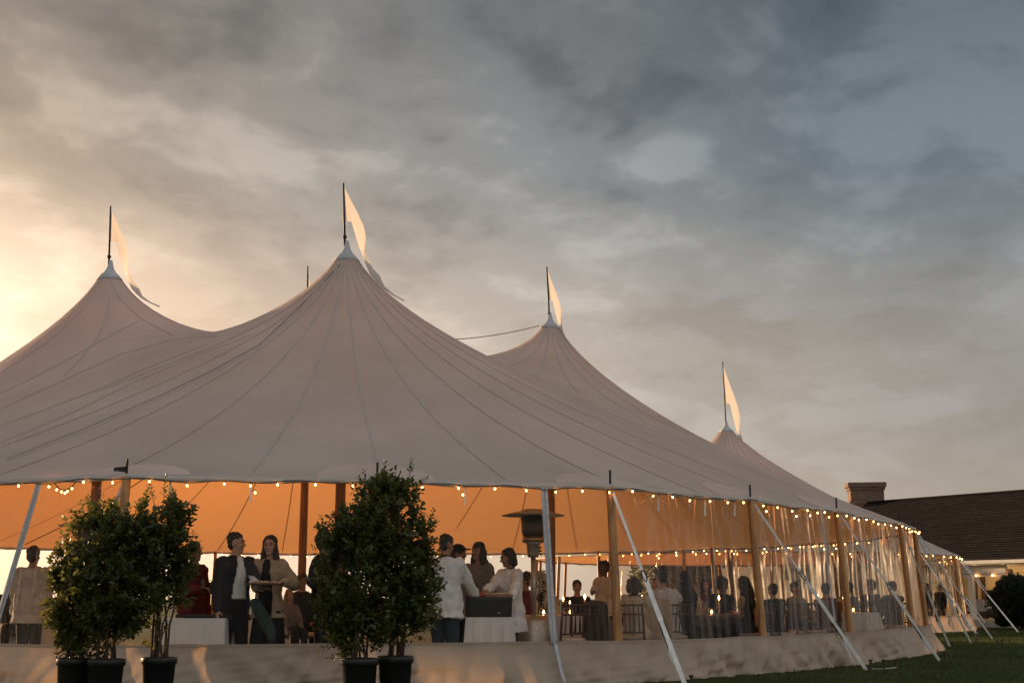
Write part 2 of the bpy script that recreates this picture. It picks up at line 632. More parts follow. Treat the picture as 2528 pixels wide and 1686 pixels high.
def catmull(pts, sub):
    out = []
    n = len(pts)
    for i in range(n):
        p0, p1, p2, p3 = (np.array(pts[(i + k - 1) % n], float) for k in range(4))
        for s in range(sub):
            t = s / sub
            out.append(0.5 * ((2 * p1) + (-p0 + p2) * t + (2 * p0 - 5 * p1 + 4 * p2 - p3) * t * t + (-p0 + 3 * p1 - 3 * p2 + p3) * t ** 3))
    return out


def inside(poly, x, y):
    px, py = poly[:, 0], poly[:, 1]
    qx, qy = np.roll(px, -1), np.roll(py, -1)
    res = np.zeros(len(x), bool)
    for a, b, c, d in zip(px, py, qx, qy):
        if b == d:
            continue
        cond = ((b > y) != (d > y)) & (x < (c - a) * (y - b) / (d - b) + a)
        res ^= cond
    return res


class Canopy:
    """membrane stretched between masts and an eave line: solves div(k grad z) = 0 on a triangulation"""

    def __init__(self, posts, peaks, eave, r0=0.20, p=0.22, sub=10, step=0.27, dip=0.025, pull=0.0, spots=()):
        self.posts, self.peaks, self.eave, self.sub = posts, peaks, eave, sub
        line = catmull(posts, sub)
        cen = np.mean(np.array(line), 0)
        self.cen = cen
        bnd, bz = [], []
        for i, q in enumerate(line):
            t = (i % sub) / sub
            s = 4 * t * (1 - t)
            d = q - cen
            d = d / np.linalg.norm(d)
            bnd.append(q - d * 0.05 * s)
            bz.append(eave - dip * s)
        bnd = np.array(bnd)
        self.bnd, self.bz = bnd, np.array(bz)
        pts = [tuple(b) for b in bnd]
        z = list(bz)
        fixed = [True] * len(pts)
        radii = [r0 * (1.28 ** k) for k in range(9)]
        rmax = radii[-1]
        for (x, y, h) in peaks:
            for k, r in enumerate(radii):
                na = 40
                for a in range(na):
                    t = 2 * math.pi * (a + 0.5 * (k % 2)) / na
                    pts.append((x + r * math.cos(t), y + r * math.sin(t)))
                    z.append(h if k == 0 else eave + 2)
                    fixed.append(k == 0)
            pts.append((x, y)); z.append(h); fixed.append(True)
        lo, hi = bnd.min(0), bnd.max(0)
        gx, gy = [], []
        j = 0
        yy = lo[1]
        while yy < hi[1]:
            xs = np.arange(lo[0] + (step / 2 if j % 2 else 0), hi[0], step)
            gx.append(xs); gy.append(np.full(len(xs), yy))
            yy += step * 0.866
            j += 1
        gx, gy = np.concatenate(gx), np.concatenate(gy)
        keep = inside(bnd, gx, gy)
        dd = np.min(np.hypot(gx[:, None] - bnd[None, :, 0], gy[:, None] - bnd[None, :, 1]), 1)
        keep &= dd > step * 0.55
        for (x, y, h) in peaks:
            keep &= np.hypot(gx - x, gy - y) > rmax + step * 0.4
        for x, y in zip(gx[keep], gy[keep]):
            pts.append((x, y)); z.append(eave + 1.5); fixed.append(False)
        nb = len(bnd)
        res = delaunay_2d_cdt([Vector(q) for q in pts], [(i, (i + 1) % nb) for i in range(nb)], [], 1, 1e-5)
        vv, fs, orig = res[0], res[2], res[3]
        P = np.array([[q.x, q.y] for q in vv])
        Z = np.array([z[o[0]] if o else eave for o in orig], float)
        FX = np.array([fixed[o[0]] if o else True for o in orig], bool)
        T = np.array([f for f in fs if len(f) == 3])
        A, B, C = P[T[:, 0]], P[T[:, 1]], P[T[:, 2]]
        ctr = (A + B + C) / 3
        dmin = np.min(np.stack([np.hypot(ctr[:, 0] - x, ctr[:, 1] - y) for x, y, h in peaks]), 0)
        kk = (dmin + 0.05) ** (-p)

        def cot(u, v):
            return np.sum(u * v, 1) / np.maximum(np.abs(u[:, 0] * v[:, 1] - u[:, 1] * v[:, 0]), 1e-9)
        ei = np.concatenate([T[:, 1], T[:, 2], T[:, 0]])
        ej = np.concatenate([T[:, 2], T[:, 0], T[:, 1]])
        w = np.concatenate([kk * cot(B - A, C - A), kk * cot(C - B, A - B), kk * cot(A - C, B - C)]) * 0.5
        w = np.maximum(w, 1e-4)
        n = len(P)
        free = ~FX
        area = 0.5 * np.abs((B - A)[:, 0] * (C - A)[:, 1] - (B - A)[:, 1] * (C - A)[:, 0])
        mass = pull * (np.bincount(T[:, 0], area, n) + np.bincount(T[:, 1], area, n) + np.bincount(T[:, 2], area, n)) / 3
        base = eave - 0.4
        for sx_, sy_, sr_, sk_ in spots:
            mass = mass * np.maximum(0.0, 1 + sk_ * np.exp(-((P[:, 0] - sx_) ** 2 + (P[:, 1] - sy_) ** 2) / sr_ ** 2))
        diag = np.bincount(ei, w, n) + np.bincount(ej, w, n)

        def Lap(u):
            return (diag + mass) * u - np.bincount(ei, w * u[ej], n) - np.bincount(ej, w * u[ei], n)
        x0 = Z.copy()
        rr = (mass * base - Lap(x0)) * free
        Minv = free / np.maximum(diag + mass, 1e-9)
        zz = Minv * rr
        pp = zz.copy()
        rz = rr @ zz
        for it in range(1500):
            Ap = Lap(pp) * free
            al = rz / (pp @ Ap)
            x0 += al * pp
            rr -= al * Ap
            zz = Minv * rr
            rz2 = rr @ zz
            if rz2 < 1e-12:
                break
            pp = zz + (rz2 / rz) * pp
            rz = rz2
        self.V = np.column_stack([P, x0])
        self.T = T
        n_ = np.cross(self.V[T[0, 1]] - self.V[T[0, 0]], self.V[T[0, 2]] - self.V[T[0, 0]])
        if n_[2] < 0:
            self.T = T[:, ::-1]
        self.bvh = BVHTree.FromPolygons([tuple(q) for q in self.V], [tuple(int(i) for i in t) for t in self.T])

    def surf(self, x, y):
        hit = self.bvh.ray_cast(Vector((x, y, 50)), Vector((0, 0, -1)))
        return hit[0], hit[1]

    def pick(self, px, py):
        hit = self.bvh.ray_cast(CAM, ray(px, py).normalized())
        return hit[0], hit[1]

    def is_in(self, x, y):
        return bool(inside(self.bnd, np.array([x]), np.array([y]))[0])

    def eave_pt(self, s):
        """s in post units"""
        i = s * self.sub
        n = len(self.bnd)
        a = int(math.floor(i)) % n
        t = i - math.floor(i)
        b = (a + 1) % n
        q = self.bnd[a] * (1 - t) + self.bnd[b] * t
        return Vector((q[0], q[1], self.bz[a] * (1 - t) + self.bz[b] * t))

    def outward(self, s):
        a, b = self.eave_pt(s - 0.05), self.eave_pt(s + 0.05)
        t = (b - a)
        t.z = 0
        t.normalize()
        o = Vector((t.y, -t.x, 0))
        c = self.eave_pt(s) - Vector((self.cen[0], self.cen[1], 0))
        return o if o.dot(c) > 0 else -o


def seam_strip(mb, cano, pts, w=0.028, off=0.007):
    pairs = []
    P = [p for p in pts if p is not None]
    for i, (p, nrm) in enumerate(P):
        a = P[max(i - 1, 0)][0]
        b = P[min(i + 1, len(P) - 1)][0]
        d = (b - a)
        if d.length < 1e-6:
            continue
        s = d.normalized().cross(nrm).normalized() * (w / 2)
        q = p + nrm * off
        pairs.append((q - s, q + s))
    if len(pairs) > 1:
        mb.strip(pairs)


def build_canopy(cano, root, fans, mat=None, cap_r=0.24, extra=()):
    me = bpy.data.meshes.new('canopy')
    me.from_pydata([tuple(v) for v in cano.V], [], [tuple(int(i) for i in t) for t in cano.T])
    me.update()
    co = link('canopy', me, mat or M['sail'], root, True)
    # hem: a doubled band hanging 5 cm under the eave line
    hb = MB()
    rows = [[], []]
    n = len(cano.bnd)
    for i in range(n + 1):
        q = cano.bnd[i % n]
        d = q - cano.cen
        d = d / np.linalg.norm(d)
        z = cano.bz[i % n]
        rows[0].append(Vector((q[0] + d[0] * 0.012, q[1] + d[1] * 0.012, z + 0.012)))
        rows[1].append(Vector((q[0] + d[0] * 0.004, q[1] + d[1] * 0.004, z - 0.055 - 0.012 * math.sin(i * 1.7))))
    hb.grid(rows)
    hb.build('hem', M['sail_patch'], co, True, solid=0.006)
    for (x, y, h), (n_s, a0, skip) in zip(cano.peaks, fans):
        for k in range(n_s):
            a = a0 + 2 * math.pi * k / n_s
            if any(lo <= math.degrees(a) % 360 <= hi for lo, hi in skip):
                continue
            pts = []
            r = cap_r
            while r < 40:
                qx, qy = x + math.cos(a) * r, y + math.sin(a) * r
                if not cano.is_in(qx, qy):
                    break
                if any((qx - u) ** 2 + (qy - v) ** 2 < (qx - x) ** 2 + (qy - y) ** 2 - 0.05 for (u, v, w_) in cano.peaks):
                    break
                hit = cano.surf(qx, qy)
                if hit[0] is not None:
                    pts.append(hit)
                r += 0.10 if r < 2 else 0.3
            if len(pts) > 2:
                mb = MB()
                seam_strip(mb, cano, pts)
                mb.build('seam', M['seam'], co)
        # doubled reinforcement under the cap, scalloped edge
        mb = MB()
        rows = []
        na = 64
        for k in range(8):
            row = []
            for j in range(na + 1):
                t = 2 * math.pi * j / na
                rim = 0.66 + 0.05 * math.cos(11 * t) + 0.05 * math.sin(3 * t + x)
                r = 0.2 + (rim - 0.2) * k / 7
                hit = cano.surf(x + r * math.cos(t), y + r * math.sin(t))
                row.append(hit[0] - hit[1] * 0.012 if hit[0] else Vector((x, y, h)))
            rows.append(row)
        mb.grid(rows)
        mb.build('reinforcement', M['sail_patch'], co, True)
        # cap
        cp = MB()
        rr = 0.255
        prof = [(0.03, h + 0.34), (0.042, h + 0.28), (0.065, h + 0.18), (0.115, h + 0.09), (0.175, h + 0.035), (rr, h)]
        rows = []
        for r, z in prof:
            row = []
            for j in range(33):
                t = 2 * math.pi * j / 32
                zz = z
                if r == rr:
                    zz = cano.surf(x + r * math.cos(t), y + r * math.sin(t))[0].z + 0.022
                row.append(Vector((x + r * math.cos(t), y + r * math.sin(t), zz)))
            rows.append(row)
        cp.grid(rows)
        cp.build('peak_cap', M['cap'], root, True, solid=0.006)
    for pp, w, mt in extra:
        mb = MB()
        pts = []
        for (a, b) in zip(pp[:-1], pp[1:]):
            for i in range(14):
                t = i / 14
                hit = cano.pick(a[0] + (b[0] - a[0]) * t, a[1] + (b[1] - a[1]) * t)
                if hit[0] is not None:
                    pts.append(hit)
        if len(pts) > 2:
            seam_strip(mb, cano, pts, w)
            mb.build('seam', mt, co)
    return co


# --- main tent: eave posts read off the picture, the rest carried round the oval
front_px = [(310, 1172), (932, 1180), (1510, 1197), (1857, 1229), (2070, 1257), (2226, 1290)]
fp = [at_z(px, py, EAVE) for px, py in front_px]
posts = [(-7.15, 15.55)] + [(p.x, p.y) for p in fp] + [(8.25, 26.4), (8.5, 29.6), (7.6, 33.0), (5.6, 36.2), (2.6, 38.8), (-1.2, 40.2), (-5.2, 40.4), (-9.0, 39.3), (-12.3, 36.9), (-14.6, 33.6), (-15.6, 29.8), (-15.2, 25.8), (-13.7, 22.1), (-11.4, 19.1), (-9.5, 17.1)]
peak_px = [(271, 684, 24.7), (856, 638, 23.5), (1358, 806, 30.0), (765, 800, 30.2)]
main_peaks = []
for px, py, D in peak_px:
    q = at_y(px, py, D)
    main_peaks.append((q.x, q.y, q.z))
tent = thing('sailcloth_tent', 'huge pale sailcloth tent with four peaks, clear side walls and canvas skirt', 'tent')
_m = main_peaks
SPOTS = [((_m[0][0] + _m[1][0]) / 2, (_m[0][1] + _m[1][1]) / 2 - 0.2, 1.5, 6.0), (_m[2][0] - 1.9, _m[2][1] - 0.2, 2.2, -1.0)]
cano = Canopy(posts, main_peaks, EAVE, p=0.56, pull=0.008, spots=SPOTS)
left_seams = [
    ([(5, 918), (115, 847), (216, 755)], 0.026, M['seam']),
    ([(2, 971), (92, 928), (184, 879), (275, 827), (344, 792)], 0.026, M['seam']),
    ([(2, 1010), (156, 939), (298, 875), (436, 836), (542, 829)], 0.026, M['seam']),
    ([(2, 1051), (230, 967), (367, 907), (519, 847)], 0.026, M['seam']),
    ([(2, 1093), (184, 1017), (321, 948), (505, 870), (633, 824)], 0.026, M['seam']),
    ([(271, 737), (262, 783), (243, 831), (197, 889), (154, 932)], 0.026, M['seam']),
    ([(273, 689), (294, 737), (349, 788), (436, 833)], 0.026, M['seam']),
    ([(840, 654), (734, 765), (640, 852), (519, 918), (399, 976), (197, 1063), (2, 1140)], 0.012, M['iron']),
    ([(844, 656), (740, 766), (644, 855), (523, 922), (404, 980), (202, 1068), (2, 1145)], 0.02, M['cap']),
]
co = build_canopy(cano, tent, [(26, 0.1, [(60, 345)]), (34, 0.10, [(100, 222)]), (30, 0.2, [(130, 240)]), (14, 0.0, [(180, 360)])], extra=left_seams)

# half-round reinforcement at each post top, lying on the cloth
for i in range(1, 8):
    mb = MB()
    rows = []
    e = cano.eave_pt(i)
    o = cano.outward(i)
    tg = Vector((-o.y, o.x, 0))
    for k in range(7):
        row = []
        for j in range(25):
            t = math.pi * j / 24
            q = e - o * 0.04 + (tg * math.cos(t) * 0.72 - o * math.sin(t) * 0.62) * (k / 6 + 0.001)
            hit = cano.surf(q.x, q.y)
            if hit[0] is None:
                q2 = q - o * 0.12
                hit = cano.surf(q2.x, q2.y)
            row.append(hit[0] + hit[1] * 0.006 if hit[0] else q)
        rows.append(row)
    mb.grid(rows)
    mb.build('reinforcement', M['sail_edge'], co, True)

# masts
for (x, y, h) in main_peaks:
    lean = 0.0
    mb = MB()
    mb.tube([(x, y, 0), (x, y, 2.5), (x, y, 5), (x, y, h + 0.10)], [0.095, 0.095, 0.085, 0.05], 14)
    mb.build('mast', M['mast'], tent, True)


def side_pole(cano, s, root, eave, lean=0.0, r=0.055):
    e = cano.eave_pt(s)
    o = cano.outward(s)
    b = e + o * lean
    b.z = 0
    t = e - o * 0.03
    mb = MB()
    pts, rs = [], []
    for k in range(13):
        f = k / 12
        pts.append(b * (1 - f) + Vector((t.x, t.y, eave - 0.02)) * f)
        rs.append(r * (1.04 - 0.08 * f))
    mb.tube(pts, rs, 12)
    po = mb.build('side_pole', M['bamboo'], root, True)
    mb = MB()
    mb.tube([(t.x, t.y, eave - 0.02), (t.x, t.y, eave + 0.19)], 0.014, 8)
    mb.build('pole_pin', M['iron'], po)
    for z in (0.55,):
        q = b * (1 - z) + Vector((t.x, t.y, eave)) * z
        mb = MB()
        mb.lathe([(r * 1.06, -0.012), (r * 1.09, 0), (r * 1.06, 0.012)], q, 14, caps=False)
        mb.build('node_ring', M['mast'], po, True)
    return Vector((t.x, t.y, eave))


pole_tops = {}
for i in range(len(posts)):
    pole_tops[i] = side_pole(cano, i, tent, EAVE, lean=0.12)

# pin flap by the left post
mb = MB()
q = pole_tops[1]
mb.add([q + Vector((0, -0.02, 0.10)), q + Vector((-0.13, -0.05, 0.085)), q + Vector((-0.14, -0.05, 0.045)), q + Vector((0, -0.02, 0.03))], [(0, 1, 2, 3)])
mb.build('pin_tab', M['iron'], tent, solid=0.004)


def strap(root, a, b, w=0.05, ratchet=0.72, hook=0.40, fold=True, seed=0):
    """webbing guy from pole top a to ground b, with a doubled lower part and a ratchet"""
    a, b = Vector(a), Vector(b)
    d = (b - a)
    L = d.length
    d.normalize()
    side = d.cross(Vector((0, 1, 0))).normalized()
    face = side.cross(d).normalized()
    mid = a + d * (L * hook)
    mb = MB()
    mb.bar(a, mid, w * 0.62, 0.004, up=face)
    mb.bar(mid, b, w, 0.006, up=face)
    st = mb.build('guy_strap', M['strap'], root)
    # loop and thimble where the two parts join
    mb = MB()
    ring = []
    for k in range(17):
        t = 2 * math.pi * k / 16
        ring.append(mid + side * (w * 0.42 * math.cos(t)) + d * (0.075 * math.sin(t)))
    mb.tube(ring, 0.008, 6)
    mb.build('buckle_loop', M['iron'], st, True)
    if ratchet:
        c = a + d * (L * ratchet)
        mb = MB()
        for s in (-1, 1):
            mb.bar(c + side * s * w * 0.55 - d * 0.13 + face * 0.012, c + side * s * w * 0.55 + d * 0.13 + face * 0.02, 0.008, 0.045, up=face)
        mb.tube([c - side * w * 0.7 + face * 0.02, c + side * w * 0.7 + face * 0.02], 0.022, 10)
        mb.bar(c + d * 0.02 + face * 0.03, c + d * 0.17 + face * 0.075, w * 1.1, 0.012, up=face)
        mb.tube([c + d * 0.17 - side * w * 0.6 + face * 0.075, c + d * 0.17 + side * w * 0.6 + face * 0.075], 0.012, 8)
        mb.build('ratchet', M['iron'], st)
        mb = MB()
        mb.bar(c - d * 0.20 + face * 0.006, c - d * 0.10 + face * 0.014, w * 1.25, 0.018, up=face)
        mb.build('webbing_fold', M['rope'], st)
        # loose tail of webbing
        mb = MB()
        tail = [c - d * 0.02 + face * 0.03, c + d * 0.10 + face * 0.06 + side * 0.01, c + d * 0.22 + face * 0.05 - side * 0.02 + Vector((0, 0, -0.05)), c + d * 0.30 + face * 0.03 + Vector((0, 0, -0.10))]
        mb.strip([(p - side * 0.014, p + side * 0.014) for p in tail])
        mb.build('strap_tail', M['strap'], st, solid=0.003)
    return st


stake_no = [0]


def stake(p, label, h=0.16, tilt=(0, 0)):
    th = thing('tent_stake', label, 'stake', 'steel stakes holding the guy straps', loc=(p[0], p[1], 0))
    mb = MB()
    t = Vector((tilt[0], tilt[1], 1)).normalized()
    mb.tube([t * -0.25, t * (h - 0.02)], 0.016, 10)
    mb.build('shaft', M['rust'], th, True)
    mb = MB()
    mb.tube([t * (h - 0.025), t * (h - 0.01), t * h], [0.028, 0.03, 0.022], 10)
    mb.build('head', M['rust'], th, True)
    return th


G1 = at_z(1695, 1700, 0)
G2 = at_z(2140, 1655, 0)
G3 = at_z(2320, 1631, 0)
G4 = at_z(2345, 1597, 0)
G5 = at_z(2398, 1588, 0)
G6 = at_z(2451, 1577, 0)
strap(tent, pole_tops[3], G1, 0.055, 0.735, 0.47)
strap(tent, pole_tops[4], G2, 0.050, 0.76, 0.45)
strap(tent, pole_tops[5], G3, 0.046, 0.80, 0.50)
strap(tent, pole_tops[6], G4, 0.05, 0.74, 0.5)
strap(tent, pole_tops[7], G5, 0.05, 0, 0.5)
strap(tent, cano.eave_pt(7.05) + Vector((0, 0, 0.02)), G6, 0.045, 0, 0.55)
# left strap drops steeply, partly behind the shrubs
GL = at_z(120, 1690, 0) + Vector((0.0, -0.2, 0))
strap(tent, pole_tops[1], GL, 0.06, 0.5, 0.16)
stake((G1.x + 0.05, G1.y - 0.05), 'rusty steel stake at the foot of the nearest guy strap, by the bottom edge')
stake((G2.x + 0.05, G2.y - 0.04), 'rusty stake nearest the strap foot in the row of three')
stake((G2.x + 0.24, G2.y - 0.02), 'middle rusty stake in the row of three on the lawn')
stake((G2.x + 0.46, G2.y + 0.12), 'right rusty stake in the row of three on the lawn')
stake((G3.x + 0.10, G3.y + 0.02), 'rusty stake tied to the guy strap by the skirt corner')
stake((G4.x + 0.06, G4.y), 'short rusty stake just right of the tent corner', 0.10)
stake((G5.x + 0.12, G5.y), 'tall rusty stake standing upright between two strap feet', 0.24)
stake((G6.x + 0.05, G6.y), 'rusty stake at the foot of the long thin guy strap', 0.16)
p_ = at_z(2475, 1605, 0)
stake((p_.x, p_.y), 'lone rusty stake at the right side of the lawn', 0.22)
p_ = at_z(2458, 1592, 0)
stake((p_.x, p_.y), 'leaning rusty stake beside the lone stake on the lawn', 0.12, (0.4, 0))
# loops of webbing between the stakes
mb = MB()
a_ = Vector((G2.x + 0.04, G2.y - 0.04, 0.03))
for q in ((G2.x + 0.24, G2.y - 0.02, 0.03), (G2.x + 0.46, G2.y + 0.12, 0.04)):
    mb.bar(a_, q, 0.022, 0.006)
    a_ = Vector(q)
mb.build('stake_webbing', M['strap'], tent)

# --- side walls: clear panels above a canvas skirt, one pair per bay
SK = 0.50


def wall_bay(cano, i, root, pleat, eave, skirt_top, seed, vmat, sag=0.0, skirt=True):
    rr = random.Random(seed)
    nu, nv = 140, 16
    rows = []
    ph = [rr.uniform(0, 6.28) for _ in range(8)]
    fr = [rr.uniform(0.7, 1.3) for _ in range(8)]
    for v in range(nv + 1):
        row = []
        fv = v / nv
        for u in range(nu + 1):
            s = i + u / nu
            e = cano.eave_pt(s)
            o = cano.outward(s)
            x = u / nu
            A = pleat * (0.35 + 0.65 * (0.5 + 0.5 * math.sin(5 * x + ph[4])))
            sx = x + 0.012 * math.sin(fv * 4 + ph[0])
            w = A * (0.6 * math.sin(60 * fr[0] * sx + ph[1]) + 0.5 * math.sin(97 * fr[1] * sx + ph[2]) + 0.6 * math.sin(23 * fr[2] * sx + ph[3] + fv))
            # swags under the eave
            top = max(0.0, fv - 0.62) / 0.38
            w += pleat * 1.3 * top * math.sin(9 * math.pi * x * fr[5] + 14 * fv * abs(math.sin(3 * math.pi * x)) + ph[6])
            w *= min(1.0, 6 * x, 6 * (1 - x)) * 0.8 + 0.2
            z = skirt_top - 0.10 + (e.z + 0.05 - skirt_top) * fv
            q = e + o * (-0.09 + w + 0.12 * (1 - fv) * 1.0)
            row.append(Vector((q.x, q.y, z)))
        rows.append(row)
    mb = MB()
    mb.grid(rows)
    cp = mb.build('clear_panel', vmat, root, True)
    if not skirt:
        return cp
    # skirt
    rows = []
    nv = 20
    for v in range(nv + 1):
        row = []
        fv = v / nv
        for u in range(nu + 1):
            s = i + u / nu
            e = cano.eave_pt(s)
            o = cano.outward(s)
            nn = mnoise.noise(Vector((s * 1.7 + fv * 0.5, fv * 0.8 + s * 0.3, 3.3)))
            n2 = mnoise.noise(Vector((s * 5.0 + fv * 0.9, fv * 0.5, 9.1)))
            n3 = mnoise.noise(Vector((s * 12.0 - fv * 1.1, fv * 0.7, 1.7)))
            n4 = mnoise.noise(Vector((s * 4.0 - fv * 4.5, fv * 2.5, 5.7)))
            low = 1 - fv
            w = 0.10 * nn * (0.25 + low) + 0.24 * (0.3 - math.sqrt(n2 * n2 + 0.012)) * (0.2 + low) + 0.11 * (0.3 - math.sqrt(n3 * n3 + 0.012)) * (0.3 + low) + 0.09 * (0.3 - math.sqrt(n4 * n4 + 0.03)) * low
            q = e + o * (0.17 + 0.16 * low ** 1.5 + w * min(1.0, 0.25 + 2.0 * low))
            z = skirt_top * fv + 0.012 * n2 * fv + (0.015 + 0.03 * max(0, nn) if v == 0 else 0)
            row.append(Vector((q.x, q.y, z)))
        rows.append(row)
    mb = MB()
    mb.grid(rows)
    sp = mb.build('skirt_panel', M['skirt'], root, True)
    mb = MB()
    r0 = rows[-1]
    mb.strip([(p + cano.outward(i + u / nu) * 0.006 + Vector((0, 0, 0.004)), p + cano.outward(i + u / nu) * 0.006 - Vector((0, 0, 0.03))) for u, p in enumerate(r0)])
    mb.build('skirt_hem', M['skirt'], sp, True)
    return cp


for i in range(-1, 10):
    pl = {-1: 0.02, 0: 0.02, 1: 0.005, 2: 0.010, 3: 0.028}.get(i, 0.030)
    wall_bay(cano, i % len(posts), tent, pl, EAVE, SK, 40 + i, M['vinyl_flat'] if i in (1, 2) else M['vinyl'], skirt=i < 11)


def zip_band(cano, root, px0, px1, py0, w=0.085, tail=True):
    """white zip band: from the eave at pixel px0 down to the skirt at px1"""
    # find the eave parameter that projects to px0
    def project(p):
        d = p - CAM
        return W_PX / 2 + F_PX * d.x / d.dot(_fw)
    best = min((abs(project(cano.eave_pt(s / 50.0)) - px0), s / 50.0) for s in range(-40, 8 * 50))
    s0 = best[1]
    best = min((abs(project(cano.eave_pt(s / 50.0) + cano.outward(s / 50.0) * 0.16) - px1), s / 50.0) for s in range(-60, 8 * 50))
    s1 = best[1]
    pr, cr = [], []
    for k in range(13):
        f = k / 12
        s = s0 + (s1 - s0) * f
        e = cano.eave_pt(s)
        o = cano.outward(s)
        tg = Vector((-o.y, o.x, 0))
        q = e + o * (0.045 + 0.13 * f)
        q.z = e.z - 0.05 + (SK - 0.02 - e.z + 0.05) * f
        if q.z < SK:
            q += o * 0.03
        pr.append((q - tg * w / 2, q + tg * w / 2))
        cr.append((q - tg * 0.009 + o * 0.006, q + tg * 0.009 + o * 0.006))
    mb = MB(); mb.strip(pr)
    z = mb.build('zip_band', M['zip'], root, True, solid=0.004)
    mb = MB(); mb.strip(cr)
    mb.build('zip_teeth', M['iron'] if px0 > 3000 else M['seam'], z, True)
    if tail:
        e = cano.eave_pt(s1)
        o = cano.outward(s1)
        tg = Vector((-o.y, o.x, 0))
        pr = []
        for k in range(9):
            f = k / 8
            q = e + o * (0.24 + 0.20 * f ** 1.2 + 0.02 * math.sin(5 * f))
            q.z = SK - 0.02 - (SK - 0.05) * f
            q += tg * 0.05 * f * f
            pr.append((q - tg * 0.02, q + tg * 0.02))
        mb = MB(); mb.strip(pr)
        mb.build('zip_tail', M['zip'], z, True, solid=0.003)


zip_band(cano, tent, 108, 12, 1190, 0.075)
zip_band(cano, tent, 1341, 1360, 1195, 0.085)
zip_band(cano, tent, 2020, 2050, 1250, 0.06)

# short ties hanging from the eave inside the wall
for px, L in ((421, 0.27), (622, 0.27), (1150, 0.27), (1632, 0.26), (1748, 0.28), (1820, 0.26), (2000, 0.25)):
    best = min((abs(W_PX / 2 + F_PX * (cano.eave_pt(s / 50.0) - CAM).x / (cano.eave_pt(s / 50.0) - CAM).dot(_fw) - px), s / 50.0) for s in range(0, 7 * 50))
    e = cano.eave_pt(best[1]) - cano.outward(best[1]) * 0.05
    mb = MB()
    mb.bar(e - Vector((0, 0, 0.03)), e - Vector((0.005, 0, L)), 0.022, 0.004, up=(0, 1, 0))
    mb.build('wall_tie', M['strap'], tent)

# rope from the hidden mast to the right-hand mast
def sag_line(a, b, sag, n=20):
    a, b = Vector(a), Vector(b)
    return [a * (1 - t) + b * t - Vector((0, 0, sag * 4 * t * (1 - t))) for t in [k / n for k in range(n + 1)]]


a_ = Vector(main_peaks[3]) + Vector((0.3, 0, -0.05))
b_ = Vector(main_peaks[2]) + Vector((-0.25, 0, 0.02))
mb = MB(); mb.tube(sag_line(a_, b_, 0.35), 0.013, 6)
mb.build('peak_rope', M['rope'], tent, True)

# inside ropes running from the canopy down to the posts (storm lines)
for (x0, y0, x1, y1) in ((0, 0, 1, 0),):
    pass
for pk, s in ((1, 0.0), (1, 1.5), (1, 2.6), (1, 3.0), (0, 1.0), (3, 14.0), (3, 15.5), (2, 4.0), (2, 5.0)):
    e = cano.eave_pt(s)
    x, y, h = main_peaks[pk]
    pts = []
    for k in range(15):
        t = 0.06 + 0.9 * k / 14
        hit = cano.surf(x + (e.x - x) * t, y + (e.y - y) * t)
        if hit[0]:
            pts.append(hit[0] - hit[1] * 0.05)
    if len(pts) > 3:
        mb = MB(); mb.tube(pts, 0.012, 6)
        mb.build('storm_line', M['wire'], tent, True)

# ------------------------------------------------------------------ second tent, behind on the right
E2 = 2.4
posts2 = []
for k in range(18):
    t = 2 * math.pi * k / 18 - 0.6
    posts2.append((8.1 + 7.3 * math.cos(t), 46.0 + 8.3 * math.sin(t)))
q = at_z(1793, 1062, 6.75)
tent2 = thing('rear_tent', 'smaller pale sailcloth tent behind the big one, one peak in view', 'tent')
cano2 = Canopy(posts2, [(q.x, q.y, 6.75)], E2, step=0.4, p=0.75)
build_canopy(cano2, tent2, [(30, 0.05, [])])
x, y, h = cano2.peaks[0]
mb = MB(); mb.tube([(x, y, 0), (x, y, h + 0.1)], [0.1, 0.05], 12)
mb.build('mast', M['mast'], tent2, True)
tops2 = {}
for i in range(18):
    tops2[i] = side_pole(cano2, i, tent2, E2, 0.1)
for i in [k for k in range(18) if k not in (7, 8, 9, 10, 11, 12)]:
    wall_bay(cano2, i, tent2, 0.03, E2, SK, 90 + i, M['vinyl'])
for i in (16, 17, 0, 1, 2):
    o = cano2.outward(i)
    g_ = tops2[i] + o * 1.75
    g_.z = 0
    strap(tent2, tops2[i], g_, 0.045, 0.8 if i % 2 else 0, 0.5)
    stake((g_.x + o.x * 0.06, g_.y), {16: 'rusty stake by the near skirt of the rear tent', 17: 'small dark stake close to the rear tent corner', 0: 'second dark stake close to the rear tent corner', 1: 'dark stake at the far end of the rear tent, by the low wall', 2: 'farthest dark stake behind the rear tent'}[i], 0.18)

# ------------------------------------------------------------------ flags
FLAG_UP = [(785, 110), (860, 260), (960, 450), (1020, 580), (1050, 700), (1045, 850), (1080, 970), (1140, 1080), (1215, 1160), (1270, 1280), (1380, 1370), (1490, 1425)]
FLAG_LO = [(785, 525), (885, 535), (930, 680), (975, 820), (1010, 900), (1036, 985), (1070, 1060), (1110, 1150), (1180, 1235), (1260, 1312), (1375, 1386), (1480, 1440)]


